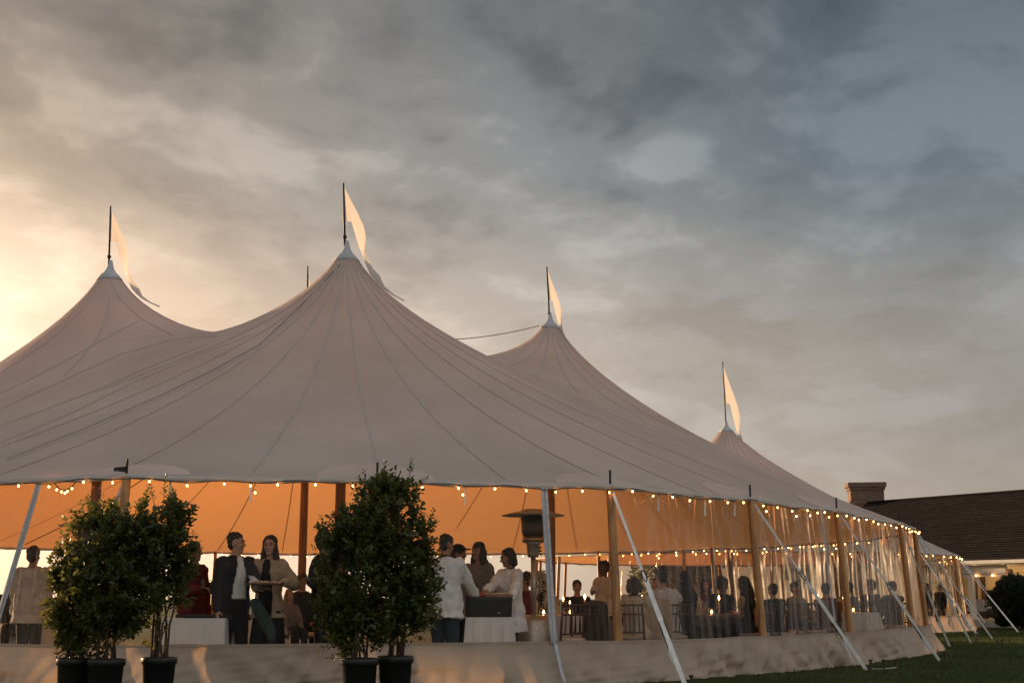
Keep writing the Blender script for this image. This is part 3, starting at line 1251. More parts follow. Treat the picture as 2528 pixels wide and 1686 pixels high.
def flag(px_top, px_base, Y, label, sx=1.0, sy=1.0, seed=0, depth=0.18):
    top, base = at_y(px_top[0], px_top[1], Y), at_y(px_base[0], px_base[1], Y)
    f = thing('pennant_flag', label, 'flag', 'pennants on the tent peaks', loc=base)
    mb = MB()
    v = top - base
    mb.tube([v * -0.12, v * 0.5, v], [0.022, 0.02, 0.016], 8)
    mb.build('flagpole', M['iron'], f, True)
    mb = MB()
    mb.lathe([(0.03, 0.02), (0.045, 0.05), (0.03, 0.08)], (0, 0, 0), 10)
    mb.build('pole_collar', M['iron'], f, True)
    L = v.length
    k = L / 660.0        # pole is 660 px in the enlarged sketch
    rows = [[] for _ in range(9)]
    rr = random.Random(seed)
    p0 = rr.uniform(0, 6)
    nst = len(FLAG_UP)
    fine = 5
    for i in range((nst - 1) * fine + 1):
        a, t = divmod(i, fine)
        t /= fine
        b = min(a + 1, nst - 1)
        u = [FLAG_UP[a][c] * (1 - t) + FLAG_UP[b][c] * t for c in (0, 1)]
        d = [FLAG_LO[a][c] * (1 - t) + FLAG_LO[b][c] * t for c in (0, 1)]
        g_ = i / ((nst - 1) * fine)
        for j in range(9):
            w = j / 8
            X = (u[0] * (1 - w) + d[0] * w - 785) * k * sx * 1.0
            Z = -((u[1] * (1 - w) + d[1] * w) - 110) * k * (1 if i == 0 else (1 - g_) + g_ * sy)
            yy = -depth * (g_ * math.sin(3.2 * g_ * 3.1 + p0) * 0.35 + g_ * 0.25 + 0.10 * g_ * math.sin(9 * g_ + 3 * w + p0) + 0.12 * (w - 0.5) * math.sin(8 * g_ + p0))
            rows[j].append(Vector((X, yy, Z)) + v * 0.955)
    mb = MB()
    mb.grid(rows)
    mb.build('flag_cloth', M['flag'], f, True)


pk = main_peaks
flag((848, 452), (851, 592), pk[1][1], 'long pale pennant on the tallest, nearest tent peak', seed=1)
flag((273, 509), (269, 640), pk[0][1], 'long pale pennant on the leftmost tent peak', 0.95, 0.92, seed=2)
flag((1350, 659), (1356, 780), pk[2][1], 'pale pennant on the tent peak right of the tallest one', 0.72, 1.0, seed=3)
flag((1784, 893), (1792, 1046), cano2.peaks[0][1], 'pale pennant on the far small peak at the right', 0.62, 0.92, seed=4)
flag((760, 657), (757, 790), pk[3][1], 'pennant half hidden behind the tallest tent peak', 0.35, 0.6, seed=5)

# ------------------------------------------------------------------ strings of bulbs
BULB = MB()
BULB.ball((0, 0, -0.038), (0.016, 0.016, 0.022), 10, 8)
BULB_ME = BULB.mesh('bulb')
BULB_ME.materials.append(M['bulb'])
BULB_ME.polygons.foreach_set('use_smooth', [True] * len(BULB_ME.polygons))
SOCK = MB()
SOCK.lathe([(0.011, -0.02), (0.013, 0.0), (0.008, 0.015)], (0, 0, 0), 8)
SOCK_ME = SOCK.mesh('socket')
SOCK_ME.materials.append(M['wire'])


def add_bulb(root, p, scale=1.0, socket=True):
    o = bpy.data.objects.new('bulb', BULB_ME)
    COL.objects.link(o)
    o.parent = root
    o.location = p
    o.scale = (scale,) * 3
    o.rotation_euler = (rng.uniform(-0.5, 0.5), rng.uniform(-0.5, 0.5), 0)
    if socket:
        s = bpy.data.objects.new('socket', SOCK_ME)
        COL.objects.link(s)
        s.parent = o


def eave_string(cano, s0, s1, label, inset, spacing=0.62, scale=1.0, socket=True, seed=0, group=None, outer=False):
    root = thing('string_light', label, 'string lights', group)
    rr = random.Random(seed)
    pts = []
    s = s0
    bulbs = []
    lastb = None
    n = int((s1 - s0) * 40)
    acc = 0
    prev = None
    for k in range(n + 1):
        s = s0 + (s1 - s0) * k / n
        e = cano.eave_pt(s)
        o = cano.outward(s)
        sag = 0.014 + 0.014 * math.sin(k * 0.55 + seed) + 0.010 * math.sin(k * 0.21)
        q = e - o * inset - Vector((0, 0, 0.035 + sag))
        pts.append(q)
        if prev is not None:
            acc += (q - prev).length
            if acc > spacing * rr.uniform(0.75, 1.25):
                acc = 0
                bulbs.append(q - Vector((0, 0, 0.012)))
                if rr.random() < 0.22:
                    bulbs.append(q - Vector((0, 0, 0.09)) + Vector((0.05, 0, 0)))
        prev = q
    mb = MB(); mb.tube(pts, 0.006, 5)
    mb.build('wire', M['wire'], root, True)
    for b in bulbs:
        add_bulb(root, b, scale, socket)
    return root


eave_string(cano, -0.4, 7.4, 'string of warm bulbs along the near eave of the big tent', -0.06, 0.38, 0.68, seed=3)
eave_string(cano, 8.0, 16.0, 'string of warm bulbs along the far eave inside the big tent', 0.12, 0.48, 0.85, False, seed=5)
eave_string(cano2, 13.0, 20.0, 'string of warm bulbs along the rear tent eave', -0.06, 0.62, 1.0, False, seed=6)
# loop of wire sagging by the left post
root = thing('string_light', 'loose loop of small bulbs sagging beside the left post', 'string lights')
pl_, pr_ = at_y(133, 1190, 15.25), at_y(190, 1186, 15.15)
line = sag_line(pl_, pr_, 0.10, 12)
mb = MB(); mb.tube(line, 0.006, 5); mb.build('wire', M['wire'], root, True)
for k in (2, 4, 6, 8, 10):
    add_bulb(root, line[k] - Vector((0, 0, 0.01)), 0.7)

# ================================================================== house on the right
M['shingle'] = None


def shingle_mat():
    m, n, l = new_mat('roof_shingles')
    out = N(n, 'ShaderNodeOutputMaterial')
    p = N(n, 'ShaderNodeBsdfPrincipled')
    p.inputs['Roughness'].default_value = 0.95
    p.inputs['Specular IOR Level'].default_value = 0.05
    tc = N(n, 'ShaderNodeTexCoord')
    br = N(n, 'ShaderNodeTexBrick')
    br.inputs['Scale'].default_value = 1.0
    br.inputs['Brick Width'].default_value = 0.30
    br.inputs['Row Height'].default_value = 0.16
    br.inputs['Mortar Size'].default_value = 0.012
    br.inputs['Color1'].default_value = (0.024, 0.021, 0.021, 1)
    br.inputs['Color2'].default_value = (0.040, 0.035, 0.034, 1)
    br.inputs['Mortar'].default_value = (0.02, 0.015, 0.014, 1)
    l.new(tc.outputs['UV'], br.inputs['Vector'])
    t = N(n, 'ShaderNodeTexNoise')
    t.inputs['Scale'].default_value = 1.2
    t.inputs['Detail'].default_value = 6
    l.new(tc.outputs['Object'], t.inputs['Vector'])
    mx = N(n, 'ShaderNodeMix', data_type='RGBA', blend_type='MULTIPLY')
    mx.inputs['Factor'].default_value = 0.7
    r_ = ramp(n, [(0.3, 0.65), (0.7, 1.15)])
    l.new(t.outputs['Fac'], r_.inputs[0])
    l.new(br.outputs['Color'], mx.inputs[6])
    l.new(r_.outputs[0], mx.inputs[7])
    l.new(mx.outputs[2], p.inputs['Base Color'])
    b = N(n, 'ShaderNodeBump')
    b.inputs['Strength'].default_value = 0.6
    b.inputs['Distance'].default_value = 0.02
    l.new(br.outputs['Fac'], b.inputs['Height'])
    b.invert = True
    l.new(b.outputs[0], p.inputs['Normal'])
    l.new(p.outputs[0], out.inputs[0])
    return m


def brick_mat():
    m, n, l = new_mat('chimney_brick')
    out = N(n, 'ShaderNodeOutputMaterial')
    p = N(n, 'ShaderNodeBsdfPrincipled')
    p.inputs['Roughness'].default_value = 0.9
    tc = N(n, 'ShaderNodeTexCoord')
    mp = N(n, 'ShaderNodeMapping')
    mp.inputs['Rotation'].default_value = (R(90), 0, 0)
    l.new(tc.outputs['Object'], mp.inputs[0])
    br = N(n, 'ShaderNodeTexBrick')
    br.inputs['Scale'].default_value = 1.0
    br.inputs['Brick Width'].default_value = 0.22
    br.inputs['Row Height'].default_value = 0.075
    br.inputs['Mortar Size'].default_value = 0.010
    br.inputs['Color1'].default_value = (0.20, 0.105, 0.065, 1)
    br.inputs['Color2'].default_value = (0.115, 0.070, 0.048, 1)
    br.inputs['Mortar'].default_value = (0.16, 0.135, 0.11, 1)
    l.new(mp.outputs[0], br.inputs['Vector'])
    l.new(br.outputs['Color'], p.inputs['Base Color'])
    b = N(n, 'ShaderNodeBump')
    b.inputs['Strength'].default_value = 0.5
    b.inputs['Distance'].default_value = 0.01
    b.invert = True
    l.new(br.outputs['Fac'], b.inputs['Height'])
    l.new(b.outputs[0], p.inputs['Normal'])
    l.new(p.outputs[0], out.inputs[0])
    return m


M['shingle'] = shingle_mat()
M['brick'] = brick_mat()
M['trim'] = pmat('white_trim', (0.70, 0.66, 0.58), 0.6, 0.06, 2)
M['siding'] = pmat('tan_siding', (0.55, 0.42, 0.27), 0.7, 0.06, 3)
M['dark_wood'] = pmat('dark_wood', (0.085, 0.05, 0.03), 0.6, 0.2, 4, 0.1, 20)
M['stone'] = pmat('edging_stone', (0.34, 0.31, 0.27), 0.85, 0.18, 5, 0.3, 14)
M['wicker'] = pmat('dark_wicker', (0.045, 0.040, 0.040), 0.8, 0.25, 30, 0.4, 60)
M['cushion'] = pmat('grey_cushion', (0.30, 0.31, 0.34), 0.9, 0.1, 6)

HRZ = R(-55.0)
HO = Vector((18.9, 50.4, 0))
house = thing('house', 'low brown-roofed house with brick chimney and lit porch behind the tents', 'house', loc=HO, rz=HRZ)
_hx, _hy = Vector((math.cos(HRZ), math.sin(HRZ), 0)), Vector((-math.sin(HRZ), math.cos(HRZ), 0))


def hlx(px, ly):
    """local x on the house plane y = ly seen at pixel column px"""
    d = ray(px, 1478)
    n = _hy
    t = ((HO + n * ly) - CAM).dot(n) / d.dot(n)
    return (CAM + d * t - HO).dot(_hx)


HL, HR, RY, RZ_, EZ = -11.2, 14.0, 6.0, 5.58, 2.50


def roof_plane(name, a, b, c, d):
    me = bpy.data.meshes.new(name)
    vs = [Vector(v) for v in (a, b, c, d)]
    a, b, c, d = vs
    nrm = (b - a).cross(d - a).normalized()
    vs2 = [v - nrm * 0.12 for v in vs]
    me.from_pydata([tuple(v) for v in vs + vs2], [], [(0, 1, 2, 3), (7, 6, 5, 4), (0, 4, 5, 1), (1, 5, 6, 2), (2, 6, 7, 3), (3, 7, 4, 0)])
    uv = me.uv_layers.new(name='UVMap')
    L, S = (b - a).length, (d - a).length
    co_ = [(0, 0), (L, 0), (L, S), (0, S)]
    for poly in me.polygons:
        for li in poly.loop_indices:
            uv.data[li].uv = co_[me.loops[li].vertex_index % 4]
    return link(name, me, M['shingle'], house)


roof = roof_plane('roof', (HL, -0.35, EZ), (HR, -0.35, EZ), (HR, RY, RZ_), (HL, RY, RZ_))
roof_plane('roof', (HR, 2 * RY + 0.35, EZ), (HL, 2 * RY + 0.35, EZ), (HL, RY + 0.004, RZ_), (HR, RY + 0.004, RZ_))
# single shingle courses, stepped, near enough to be picked apart as rows
for k in range(1, 30):
    f = k / 30
    y_ = -0.35 + (RY + 0.35) * f
    z_ = EZ + (RZ_ - EZ) * f
    mb = MB(); mb.box(((HL + HR) / 2, y_, z_ + 0.016), (HR - HL - 0.02, 0.05, 0.026)); mb.build('shingle_course', M['shingle'], roof)
mb = MB(); mb.tube([(HL, RY, RZ_ + 0.03), (HR, RY, RZ_ + 0.03)], 0.08, 6); mb.build('ridge_cap', M['shingle'], roof)
mb = MB(); mb.add([(HL + 0.2, 0.2, EZ - 0.1), (HL + 0.2, RY, RZ_ - 0.15), (HL + 0.2, 2 * RY - 0.2, EZ - 0.1), (HL + 0.2, 2 * RY - 0.2, 0), (HL + 0.2, 0.2, 0)], [(0, 1, 2, 3, 4)]); mb.build('gable_wall', M['siding'], house)
mb = MB(); mb.box(((HL + HR) / 2, -0.42, EZ - 0.09), (HR - HL, 0.11, 0.13)); mb.build('gutter', M['trim'], house)
mb = MB(); mb.box(((HL + HR) / 2, 3.1, 1.24), (HR - HL - 0.4, 0.2, 2.48)); mb.build('wall', M['siding'], house)
mb = MB(); mb.box(((HL + HR) / 2, 1.45, 2.36), (HR - HL - 0.4, 3.1, 0.05)); mb.build('porch_ceiling', M['trim'], house)
mb = MB(); mb.box(((HL + HR) / 2, 1.3, 0.10), (HR - HL, 3.4, 0.2)); mb.build('porch_floor', M['stone'], house)
b1 = hlx(2490, 0.0)
mb = MB(); mb.box(((HL + b1) / 2, 0.0, 2.08), (b1 - HL, 0.16, 0.46)); mb.build('porch_beam', M['trim'], house)
mb = MB(); mb.box(((b1 + 1.2 + HR) / 2, 0.0, 2.08), (HR - b1 - 1.2, 0.16, 0.46)); mb.build('porch_beam', M['trim'], house)
for px in (2300, 2401, 2516, 2600):
    x_ = hlx(px, 0.0)
    mb = MB()
    mb.box((x_, 0, 1.02), (0.18, 0.18, 1.64))
    mb.box((x_, 0, 0.26), (0.26, 0.26, 0.14))
    mb.box((x_, 0, 1.80), (0.25, 0.25, 0.06))
    mb.build('porch_post', M['trim'], house)
for px0, px1 in ((2407, 2415), (2428, 2436), (2476, 2505)):
    xa, xb = hlx(px0, 3.0), hlx(px1, 3.0)
    if px1 - px0 > 20:
        mb = MB(); mb.box(((xa + xb) / 2, 2.96, 1.2), (xb - xa, 0.10, 2.0)); d_ = mb.build('door', M['dark_wood'], house)
        mb = MB(); mb.box(((xa + xb) / 2, 2.90, 1.45), ((xb - xa) * 0.6, 0.03, 1.1)); mb.build('pane', M['glass'], d_)
    else:
        mb = MB(); mb.box(((xa + xb) / 2, 2.94, 1.2), (xb - xa, 0.14, 2.05)); mb.build('door_frame', M['dark_wood'], house)
for px in (2409, 2430, 2452, 2480):
    x_ = hlx(px, 1.4)
    mb = MB(); mb.ball((x_, 1.4, 2.22), (0.06, 0.06, 0.07), 12, 8); lo = mb.build('porch_lamp', M['porch_lamp'], house, True)
    mb = MB(); mb.tube([(x_, 1.4, 2.28), (x_, 1.4, 2.34)], 0.02, 8); mb.build('lamp_stem', M['iron'], lo)
# chimney with corbelled cap, turned to face the lawn
cD = 63.0
ca, cb = at_y(2101, 1230, cD), at_y(2188, 1230, cD)
cw = (cb.x - ca.x)
ctop = at_y(2140, 1190, cD).z
cc = Vector(((ca.x + cb.x) / 2, cD + 0.5, 0)) - HO
cl = Vector((cc.dot(_hx), cc.dot(_hy), 0))
mb = MB()
mb.box((0, 0, (ctop - 0.2) / 2), (cw * 0.93, 1.0, ctop - 0.2))
mb.box((0, 0, ctop - 0.98), (cw * 0.93 + 0.14, 1.14, 0.12))
mb.box((0, 0, ctop - 0.30), (cw * 0.93 + 0.12, 1.12, 0.14))
mb.box((0, 0, ctop - 0.12), (cw * 0.93 + 0.24, 1.24, 0.22))
ch = mb.build('chimney', M['brick'], house)
ch.location = cl
ch.rotation_euler = (0, 0, -HRZ + R(-6))

# porch string lights
root = thing('string_light', 'string of three bulbs along the white porch beam of the house', 'string lights')
pp = [HO + _hx * hlx(px, -0.14) + _hy * -0.14 + Vector((0, 0, z)) for px, z in ((2330, 1.98), (2414, 1.96), (2455, 1.96), (2496, 1.97), (2560, 2.0))]
mb = MB(); mb.tube(pp, 0.01, 5); mb.build('wire', M['wire'], root)
for q in pp[1:4]:
    add_bulb(root, q, 2.0, False)


# patio seats on the porch
def patio_sofa(loc_, rz, w, label):
    t = thing('patio_sofa', label, 'sofa', loc=loc_, rz=rz)
    mb = MB(); mb.box((0, 0, 0.20), (w, 0.8, 0.24)); mb.build('base', M['wicker'], t)
    mb = MB(); mb.box((0, 0.34, 0.50), (w, 0.14, 0.5)); mb.build('backrest', M['wicker'], t)
    for s in (-1, 1):
        mb = MB(); mb.box((s * (w / 2 - 0.07), 0, 0.40), (0.14, 0.8, 0.3)); mb.build('armrest', M['wicker'], t)
    for s in (-1, 1):
        mb = MB(); mb.box((s * w / 4 * 0.85, -0.06, 0.38), (w / 2 * 0.82, 0.62, 0.12), top=0.94); mb.build('cushion', M['cushion'], t)
        mb = MB(); mb.box((s * w / 4 * 0.85, 0.22, 0.60), (w / 2 * 0.78, 0.14, 0.36), top=0.9); mb.build('back_cushion', M['cushion'], t)


HY = 50.0
patio_sofa(HO + _hx * hlx(2424, 0.9) + _hy * 0.9 + Vector((0, 0, 0.2)), HRZ, 1.9, 'dark wicker sofa with grey cushions on the house porch')
t = thing('wicker_chair', 'round-backed dark wicker chair on the house porch', 'chair', loc=HO + _hx * hlx(2458, 0.7) + _hy * 0.7 + Vector((0, 0, 0.2)), rz=HRZ)
mb = MB()
for k in range(9):
    a = math.pi * k / 8
    mb.bar((0.36 * math.cos(a), 0.30 * math.sin(a) - 0.05, 0.2), (0.42 * math.cos(a), 0.36 * math.sin(a) - 0.05, 0.55 + 0.42 * math.sin(a)), 0.15, 0.05)
mb.build('backrest', M['wicker'], t)
mb = MB(); mb.lathe([(0.36, 0.18), (0.40, 0.30), (0.38, 0.40)], (0, 0, 0), 20); mb.build('seat', M['wicker'], t)
mb = MB(); mb.lathe([(0.33, 0.40), (0.36, 0.45), (0.30, 0.50)], (0, 0, 0), 20); mb.build('cushion', M['cushion'], t)
for s in (-1, 1):
    for s2 in (-1, 1):
        mb = MB(); mb.tube([(s * 0.26, s2 * 0.26, 0), (s * 0.26, s2 * 0.26, 0.2)], 0.02, 8); mb.build('leg', M['wicker'], t)
# low stone edging in front of the porch
edge = thing('stone_edging', 'low pale stone edging between lawn and house porch', 'edging', loc=(16, 46.5, 0))
x_ = -3.0
while x_ < 9:
    w = rng.uniform(0.5, 0.8)
    mb = MB(); mb.box((x_ + w / 2, rng.uniform(-0.02, 0.02), 0.09), (w - 0.02, 0.32, 0.18 + rng.uniform(-0.015, 0.015)), top=0.97)
    mb.build('stone', M['stone'], edge)
    x_ += w

# ================================================================== foliage
M['leaf'] = pmat('shrub_leaf', (0.068, 0.094, 0.030), 0.40, 0.45, 9, trans=0.34, tcol=(0.22, 0.21, 0.04), spec=0.5)
M['twig'] = pmat('twig_bark', (0.07, 0.045, 0.03), 0.85, 0.2, 15, 0.2, 40)
M['pot'] = pmat('black_plastic', (0.014, 0.014, 0.014), 0.5, 0.2, 6, 0.05, 30)
M['soil'] = pmat('potting_soil', (0.035, 0.024, 0.016), 0.95, 0.3, 25, 0.6, 40)
M['needle'] = pmat('dark_evergreen', (0.020, 0.030, 0.014), 0.7, 0.35, 5, trans=0.1, tcol=(0.04, 0.05, 0.015))


def leaves_mesh(name, pos, axis, up, size, folded=0.25):
    """numpy arrays of leaf positions and axes -> one mesh of six-vertex folded oval leaves"""
    n = len(pos)
    axis = axis / np.maximum(np.linalg.norm(axis, axis=1, keepdims=True), 1e-6)
    side = np.cross(axis, up)
    side /= np.maximum(np.linalg.norm(side, axis=1, keepdims=True), 1e-6)
    nrm = np.cross(side, axis)
    L = size[:, None]
    w = 0.31 * L
    v = np.zeros((n, 6, 3))
    v[:, 0] = pos
    v[:, 1] = pos + axis * L * 0.40 + side * w + nrm * w * folded
    v[:, 2] = pos + axis * L * 0.78 + side * w * 0.75 + nrm * w * folded
    v[:, 3] = pos + axis * L - nrm * L * 0.06
    v[:, 4] = pos + axis * L * 0.78 - side * w * 0.75 + nrm * w * folded
    v[:, 5] = pos + axis * L * 0.40 - side * w + nrm * w * folded
    base = np.arange(n)[:, None] * 6
    f = np.concatenate([base + np.array([[0, 1, 2, 3]]), base + np.array([[0, 3, 4, 5]])], 1).reshape(-1)
    me = bpy.data.meshes.new(name)
    me.vertices.add(n * 6)
    me.vertices.foreach_set('co', v.ravel())
    me.loops.add(n * 8)
    me.loops.foreach_set('vertex_index', f)
    me.polygons.add(n * 2)
    me.polygons.foreach_set('loop_start', np.arange(0, n * 8, 4))
    me.update()
    me.validate()
    return me


def pot(parent, r, h):
    mb = MB()
    mb.lathe([(r * 0.80, 0.0), (r * 0.83, 0.02), (r * 0.95, h * 0.86), (r * 1.04, h * 0.865), (r * 1.05, h - 0.012), (r * 1.02, h), (r * 0.95, h), (r * 0.93, h - 0.05)], (0, 0, 0), 32)
    p = mb.build('pot', M['pot'], parent, True)
    for f in ():
        mb = MB(); mb.lathe([(r * (0.83 + 0.12 * f) + 0.001, h * f), (r * (0.83 + 0.12 * f) + 0.006, h * f + 0.008), (r * (0.83 + 0.12 * f) + 0.002, h * f + 0.016)], (0, 0, 0), 32, caps=False)
        mb.build('rib', M['pot'], p, True)
    mb = MB(); mb.lathe([(r * 0.94, h - 0.04), (r * 0.5, h - 0.02), (0.01, h - 0.015)], (0, 0, 0), 24)
    mb.build('soil', M['soil'], parent, True)


def shrub(px, label, Y, pot_r, pot_h, blobs, seed, n_twigs, leaf=0.060, stems=6, sparse=0.0):
    """blobs: crown lobes as (pixel x, pixel y, radius px x, radius px y) at depth Y; twigs fill the lobes"""
    base = at_y(px, 1650, Y)
    base.z = 0
    t = thing('potted_shrub', label, 'shrub', 'leafy shrubs in black nursery pots in front of the tent', loc=base)
    pot(t, pot_r, pot_h)
    rr = random.Random(seed)
    ppm = F_PX / (Y * math.cos(PITCH))
    lobes = []
    for bx, by, rx, ry in blobs:
        c = at_y(bx, by, Y) - base
        lobes.append((c, rx / ppm, ry / ppm))
    # main stems, curving from the pot into lobes
    st = MB()
    tips = []
    nodes = []
    for k in range(stems):
        c, rx, rz = lobes[k % len(lobes)]
        a = 2 * math.pi * k / stems + rr.uniform(-0.4, 0.4)
        p0 = Vector((math.cos(a) * pot_r * 0.45, math.sin(a) * pot_r * 0.45, pot_h - 0.04))
        p3 = c + Vector((rr.uniform(-0.6, 0.6) * rx, rr.uniform(-0.6, 0.6) * rx, rr.uniform(-0.1, 0.75) * rz))
        p1 = p0 + Vector((0, 0, 0.35 * (p3.z - p0.z))) + Vector((rr.uniform(-.05, .05), rr.uniform(-.05, .05), 0))
        pts = []
        for i in range(9):
            f = i / 8
            q = p0 * (1 - f) ** 2 + p1 * 2 * f * (1 - f) + p3 * f * f
            pts.append(q + Vector((rr.uniform(-1, 1), rr.uniform(-1, 1), 0)) * 0.012)
        st.tube(pts, [0.014 - 0.010 * i / 8 for i in range(9)], 6)
        nodes += pts[2:]
    P, A, S = [], [], []
    vol = [rx * rx * rz for c, rx, rz in lobes]
    tot = sum(vol)
    tw = MB()
    for k in range(n_twigs):
        u = rr.random() * tot
        j = 0
        while u > vol[j]:
            u -= vol[j]
            j += 1
        c, rx, rz = lobes[j]
        d = Vector((rr.gauss(0, 1), rr.gauss(0, 1), rr.gauss(0, 1))).normalized()
        f = rr.random() ** 0.42
        q = c + Vector((d.x * rx * f, d.y * rx * 0.85 * f, d.z * rz * f))
        # thin the crown with noise so that gaps show
        if mnoise.noise(q * 4.2 + Vector((seed, 0, 0))) < -0.22 + sparse:
            continue
        near = min(nodes, key=lambda w: (w - q).length_squared)
        dirv = (q - near)
        L = min(0.30, dirv.length)
        dirv = (dirv.normalized() * 0.6 + d * 0.35 + Vector((0, 0, 0.55))).normalized()
        tl = rr.uniform(0.10, 0.22)
        a0 = q - dirv * tl * 0.5
        if rr.random() < 0.5:
            tw.tube([a0 - dirv * L * 0.5, a0, a0 + dirv * tl], [0.004, 0.003, 0.0012], 4, caps=False)
        nl = rr.randint(7, 11)
        for m in range(nl):
            g_ = m / nl
            p = a0 + dirv * tl * (0.1 + 0.95 * g_)
            ang = m * 2.4 + rr.uniform(-0.5, 0.5)
            o1 = dirv.orthogonal().normalized()
            o2 = dirv.cross(o1)
            out = (o1 * math.cos(ang) + o2 * math.sin(ang))
            ax = (out * rr.uniform(0.6, 1.0) + dirv * rr.uniform(0.3, 0.9)).normalized()
            P.append(p); A.append(ax); S.append(leaf * rr.uniform(0.6, 1.15))
    # a few long shoots standing out of the outline
    for k in range(26):
        c, rx, rz = lobes[rr.randrange(len(lobes))]
        a = rr.uniform(0, 2 * math.pi)
        el = rr.uniform(-0.1, 1.4)
        d = Vector((math.cos(a) * math.cos(el), math.sin(a) * math.cos(el) * 0.6, math.sin(el)))
        q = c + Vector((d.x * rx, d.y * rx, d.z * rz)) * 0.88
        dv = (d * 0.6 + Vector((0, 0, 0.7))).normalized()
        tl = rr.uniform(0.08, 0.22)
        tw.tube([q - dv * 0.12, q, q + dv * tl], [0.004, 0.003, 0.001], 4, caps=False)
        for m in range(12):
            p = q + dv * tl * (m / 11)
            ang = m * 2.4
            o1 = dv.orthogonal().normalized()
            o2 = dv.cross(o1)
            ax = ((o1 * math.cos(ang) + o2 * math.sin(ang)) * 0.8 + dv * 0.6).normalized()
            P.append(p); A.append(ax); S.append(leaf * rr.uniform(0.6, 1.05) * (1.1 - 0.4 * m / 11))
    so_ = st.build('stems', M['twig'], t, True)
    if tw.v:
        two = tw.build('twigs', M['twig'], so_, True)
        two['kind'] = 'stuff'
    P, A, S = np.array(P), np.array(A), np.array(S)
    up = np.tile(np.array([0, 0, 1.0]), (len(P), 1)) + nrng.normal(0, 0.45, (len(P), 3))
    me = leaves_mesh('foliage', P, A, up, S)
    fo = link('foliage', me, M['leaf'], t)
    fo['kind'] = 'stuff'
    return t


shrub(182, 'short potted shrub at the left end of the left-hand group', 12.4, 0.155, 0.455, [(185, 1500, 62, 105), (160, 1420, 42, 60), (205, 1590, 60, 40), (150, 1460, 30, 35)], 21, 560, stems=7, sparse=0.06)
shrub(262, 'broad dark potted shrub in the middle of the left-hand group', 12.25, 0.165, 0.455, [(290, 1420, 118, 150), (245, 1330, 80, 85), (330, 1320, 70, 95), (280, 1540, 75, 60)], 22, 1250, stems=8, sparse=-0.08)
shrub(392, 'potted shrub with bare lower stems, right of the left-hand group', 12.5, 0.16, 0.46, [(410, 1340, 72, 105), (400, 1270, 50, 50), (420, 1430, 62, 75), (365, 1400, 70, 90), (380, 1570, 45, 30)], 23, 800, stems=9, sparse=0.02)
shrub(888, 'bushy potted shrub on the left of the right-hand pair', 12.3, 0.17, 0.46, [(865, 1440, 85, 130), (850, 1340, 62, 80), (840, 1560, 60, 60), (900, 1300, 60, 70), (900, 1520, 70, 90)], 24, 1080, stems=8, sparse=-0.02)
shrub(976, 'tallest potted shrub, on the right of the right-hand pair', 12.55, 0.165, 0.47, [(955, 1300, 90, 130), (990, 1420, 92, 120), (940, 1225, 62, 60), (1005, 1510, 70, 80), (1050, 1430, 38, 45), (1005, 1205, 26, 45), (1045, 1330, 30, 50)], 25, 1200, stems=8, sparse=-0.02)

# dark evergreen at the right edge of the lawn
ev = at_y(2518, 1545, 43.0)
t = thing('evergreen_bush', 'dark spiky evergreen bush by the house at the right edge', 'bush', loc=(ev.x, 43.0, 0))
rr = random.Random(5)
P, A, S = [], [], []
for k in range(9000):
    d = Vector((rr.gauss(0, 1), rr.gauss(0, 1), rr.gauss(0, 1))).normalized()
    f = rr.random() ** 0.35
    lump = 1 + 0.28 * mnoise.noise(d * 2.2 + Vector((4, 0, 0)))
    P.append((d.x * 0.80 * f * lump, d.y * 0.8 * f * lump, 0.86 + d.z * 0.80 * f * lump))
    A.append(d * 0.8 + Vector((0, 0, 0.7)))
    S.append(rr.uniform(0.09, 0.2))
up = nrng.normal(0, 1, (len(P), 3))
fo = link('foliage', leaves_mesh('foliage', np.array(P), np.array([tuple(a) for a in A]), up, np.array(S), 0.1), M['needle'], t)
fo['kind'] = 'stuff'
mb = MB()
mb.tube([(0, 0, 0), (0.03, 0, 0.5), (0, 0.02, 1.3)], [0.07, 0.05, 0.02], 8)
for k in range(7):
    a = k * 0.9
    mb.tube([(0, 0, 0.3 + 0.1 * k), (math.cos(a) * 0.4, math.sin(a) * 0.4, 0.6 + 0.12 * k)], [0.03, 0.01], 6)
mb.build('trunk', M['twig'], t, True)

# tree beyond the far side of the tent
def far_tree(x, y, h, w, seed, label):
    t = thing('tree', label, 'tree', 'trees beyond the tent', loc=(x, y, 0))
    rr = random.Random(seed)
    mb = MB()
    mb.tube([(0, 0, 0), (0.1, 0, h * 0.3), (0, 0.1, h * 0.7)], [0.18, 0.13, 0.05], 8)
    lob = []
    for k in range(9):
        a = k * 2.4
        c = Vector((math.cos(a) * w * 0.3 * rr.random() * 1.6, math.sin(a) * w * 0.3, h * rr.uniform(0.4, 0.85)))
        lob.append((c, w * rr.uniform(0.2, 0.32)))
        mb.tube([(0, 0, c.z * 0.6), c * 0.6 + Vector((0, 0, c.z * 0.3)), c], [0.06, 0.04, 0.015], 6)
    mb.build('trunk', M['twig'], t, True)
    P, A, S = [], [], []
    for c, r in lob:
        for k in range(1100):
            d = Vector((rr.gauss(0, 1), rr.gauss(0, 1), rr.gauss(0, 1))).normalized()
            q = c + d * r * rr.random() ** 0.4
            P.append(tuple(q)); A.append(tuple(d + Vector((0, 0, 0.2)))); S.append(rr.uniform(0.12, 0.25))
    fo = link('crown', leaves_mesh('crown', np.array(P), np.array(A), nrng.normal(0, 1, (len(P), 3)), np.array(S)), M['leaf'], t)
    fo['kind'] = 'stuff'


q = at_y(1700, 1478, 62)
far_tree(q.x, 62, 3.6, 4.2, 3, 'leafy tree seen through the clear wall behind the dining tables')
q = at_y(530, 1478, 75)
far_tree(q.x, 75, 1.6, 2.4, 4, 'small round bush outside, seen between the guests on the left')

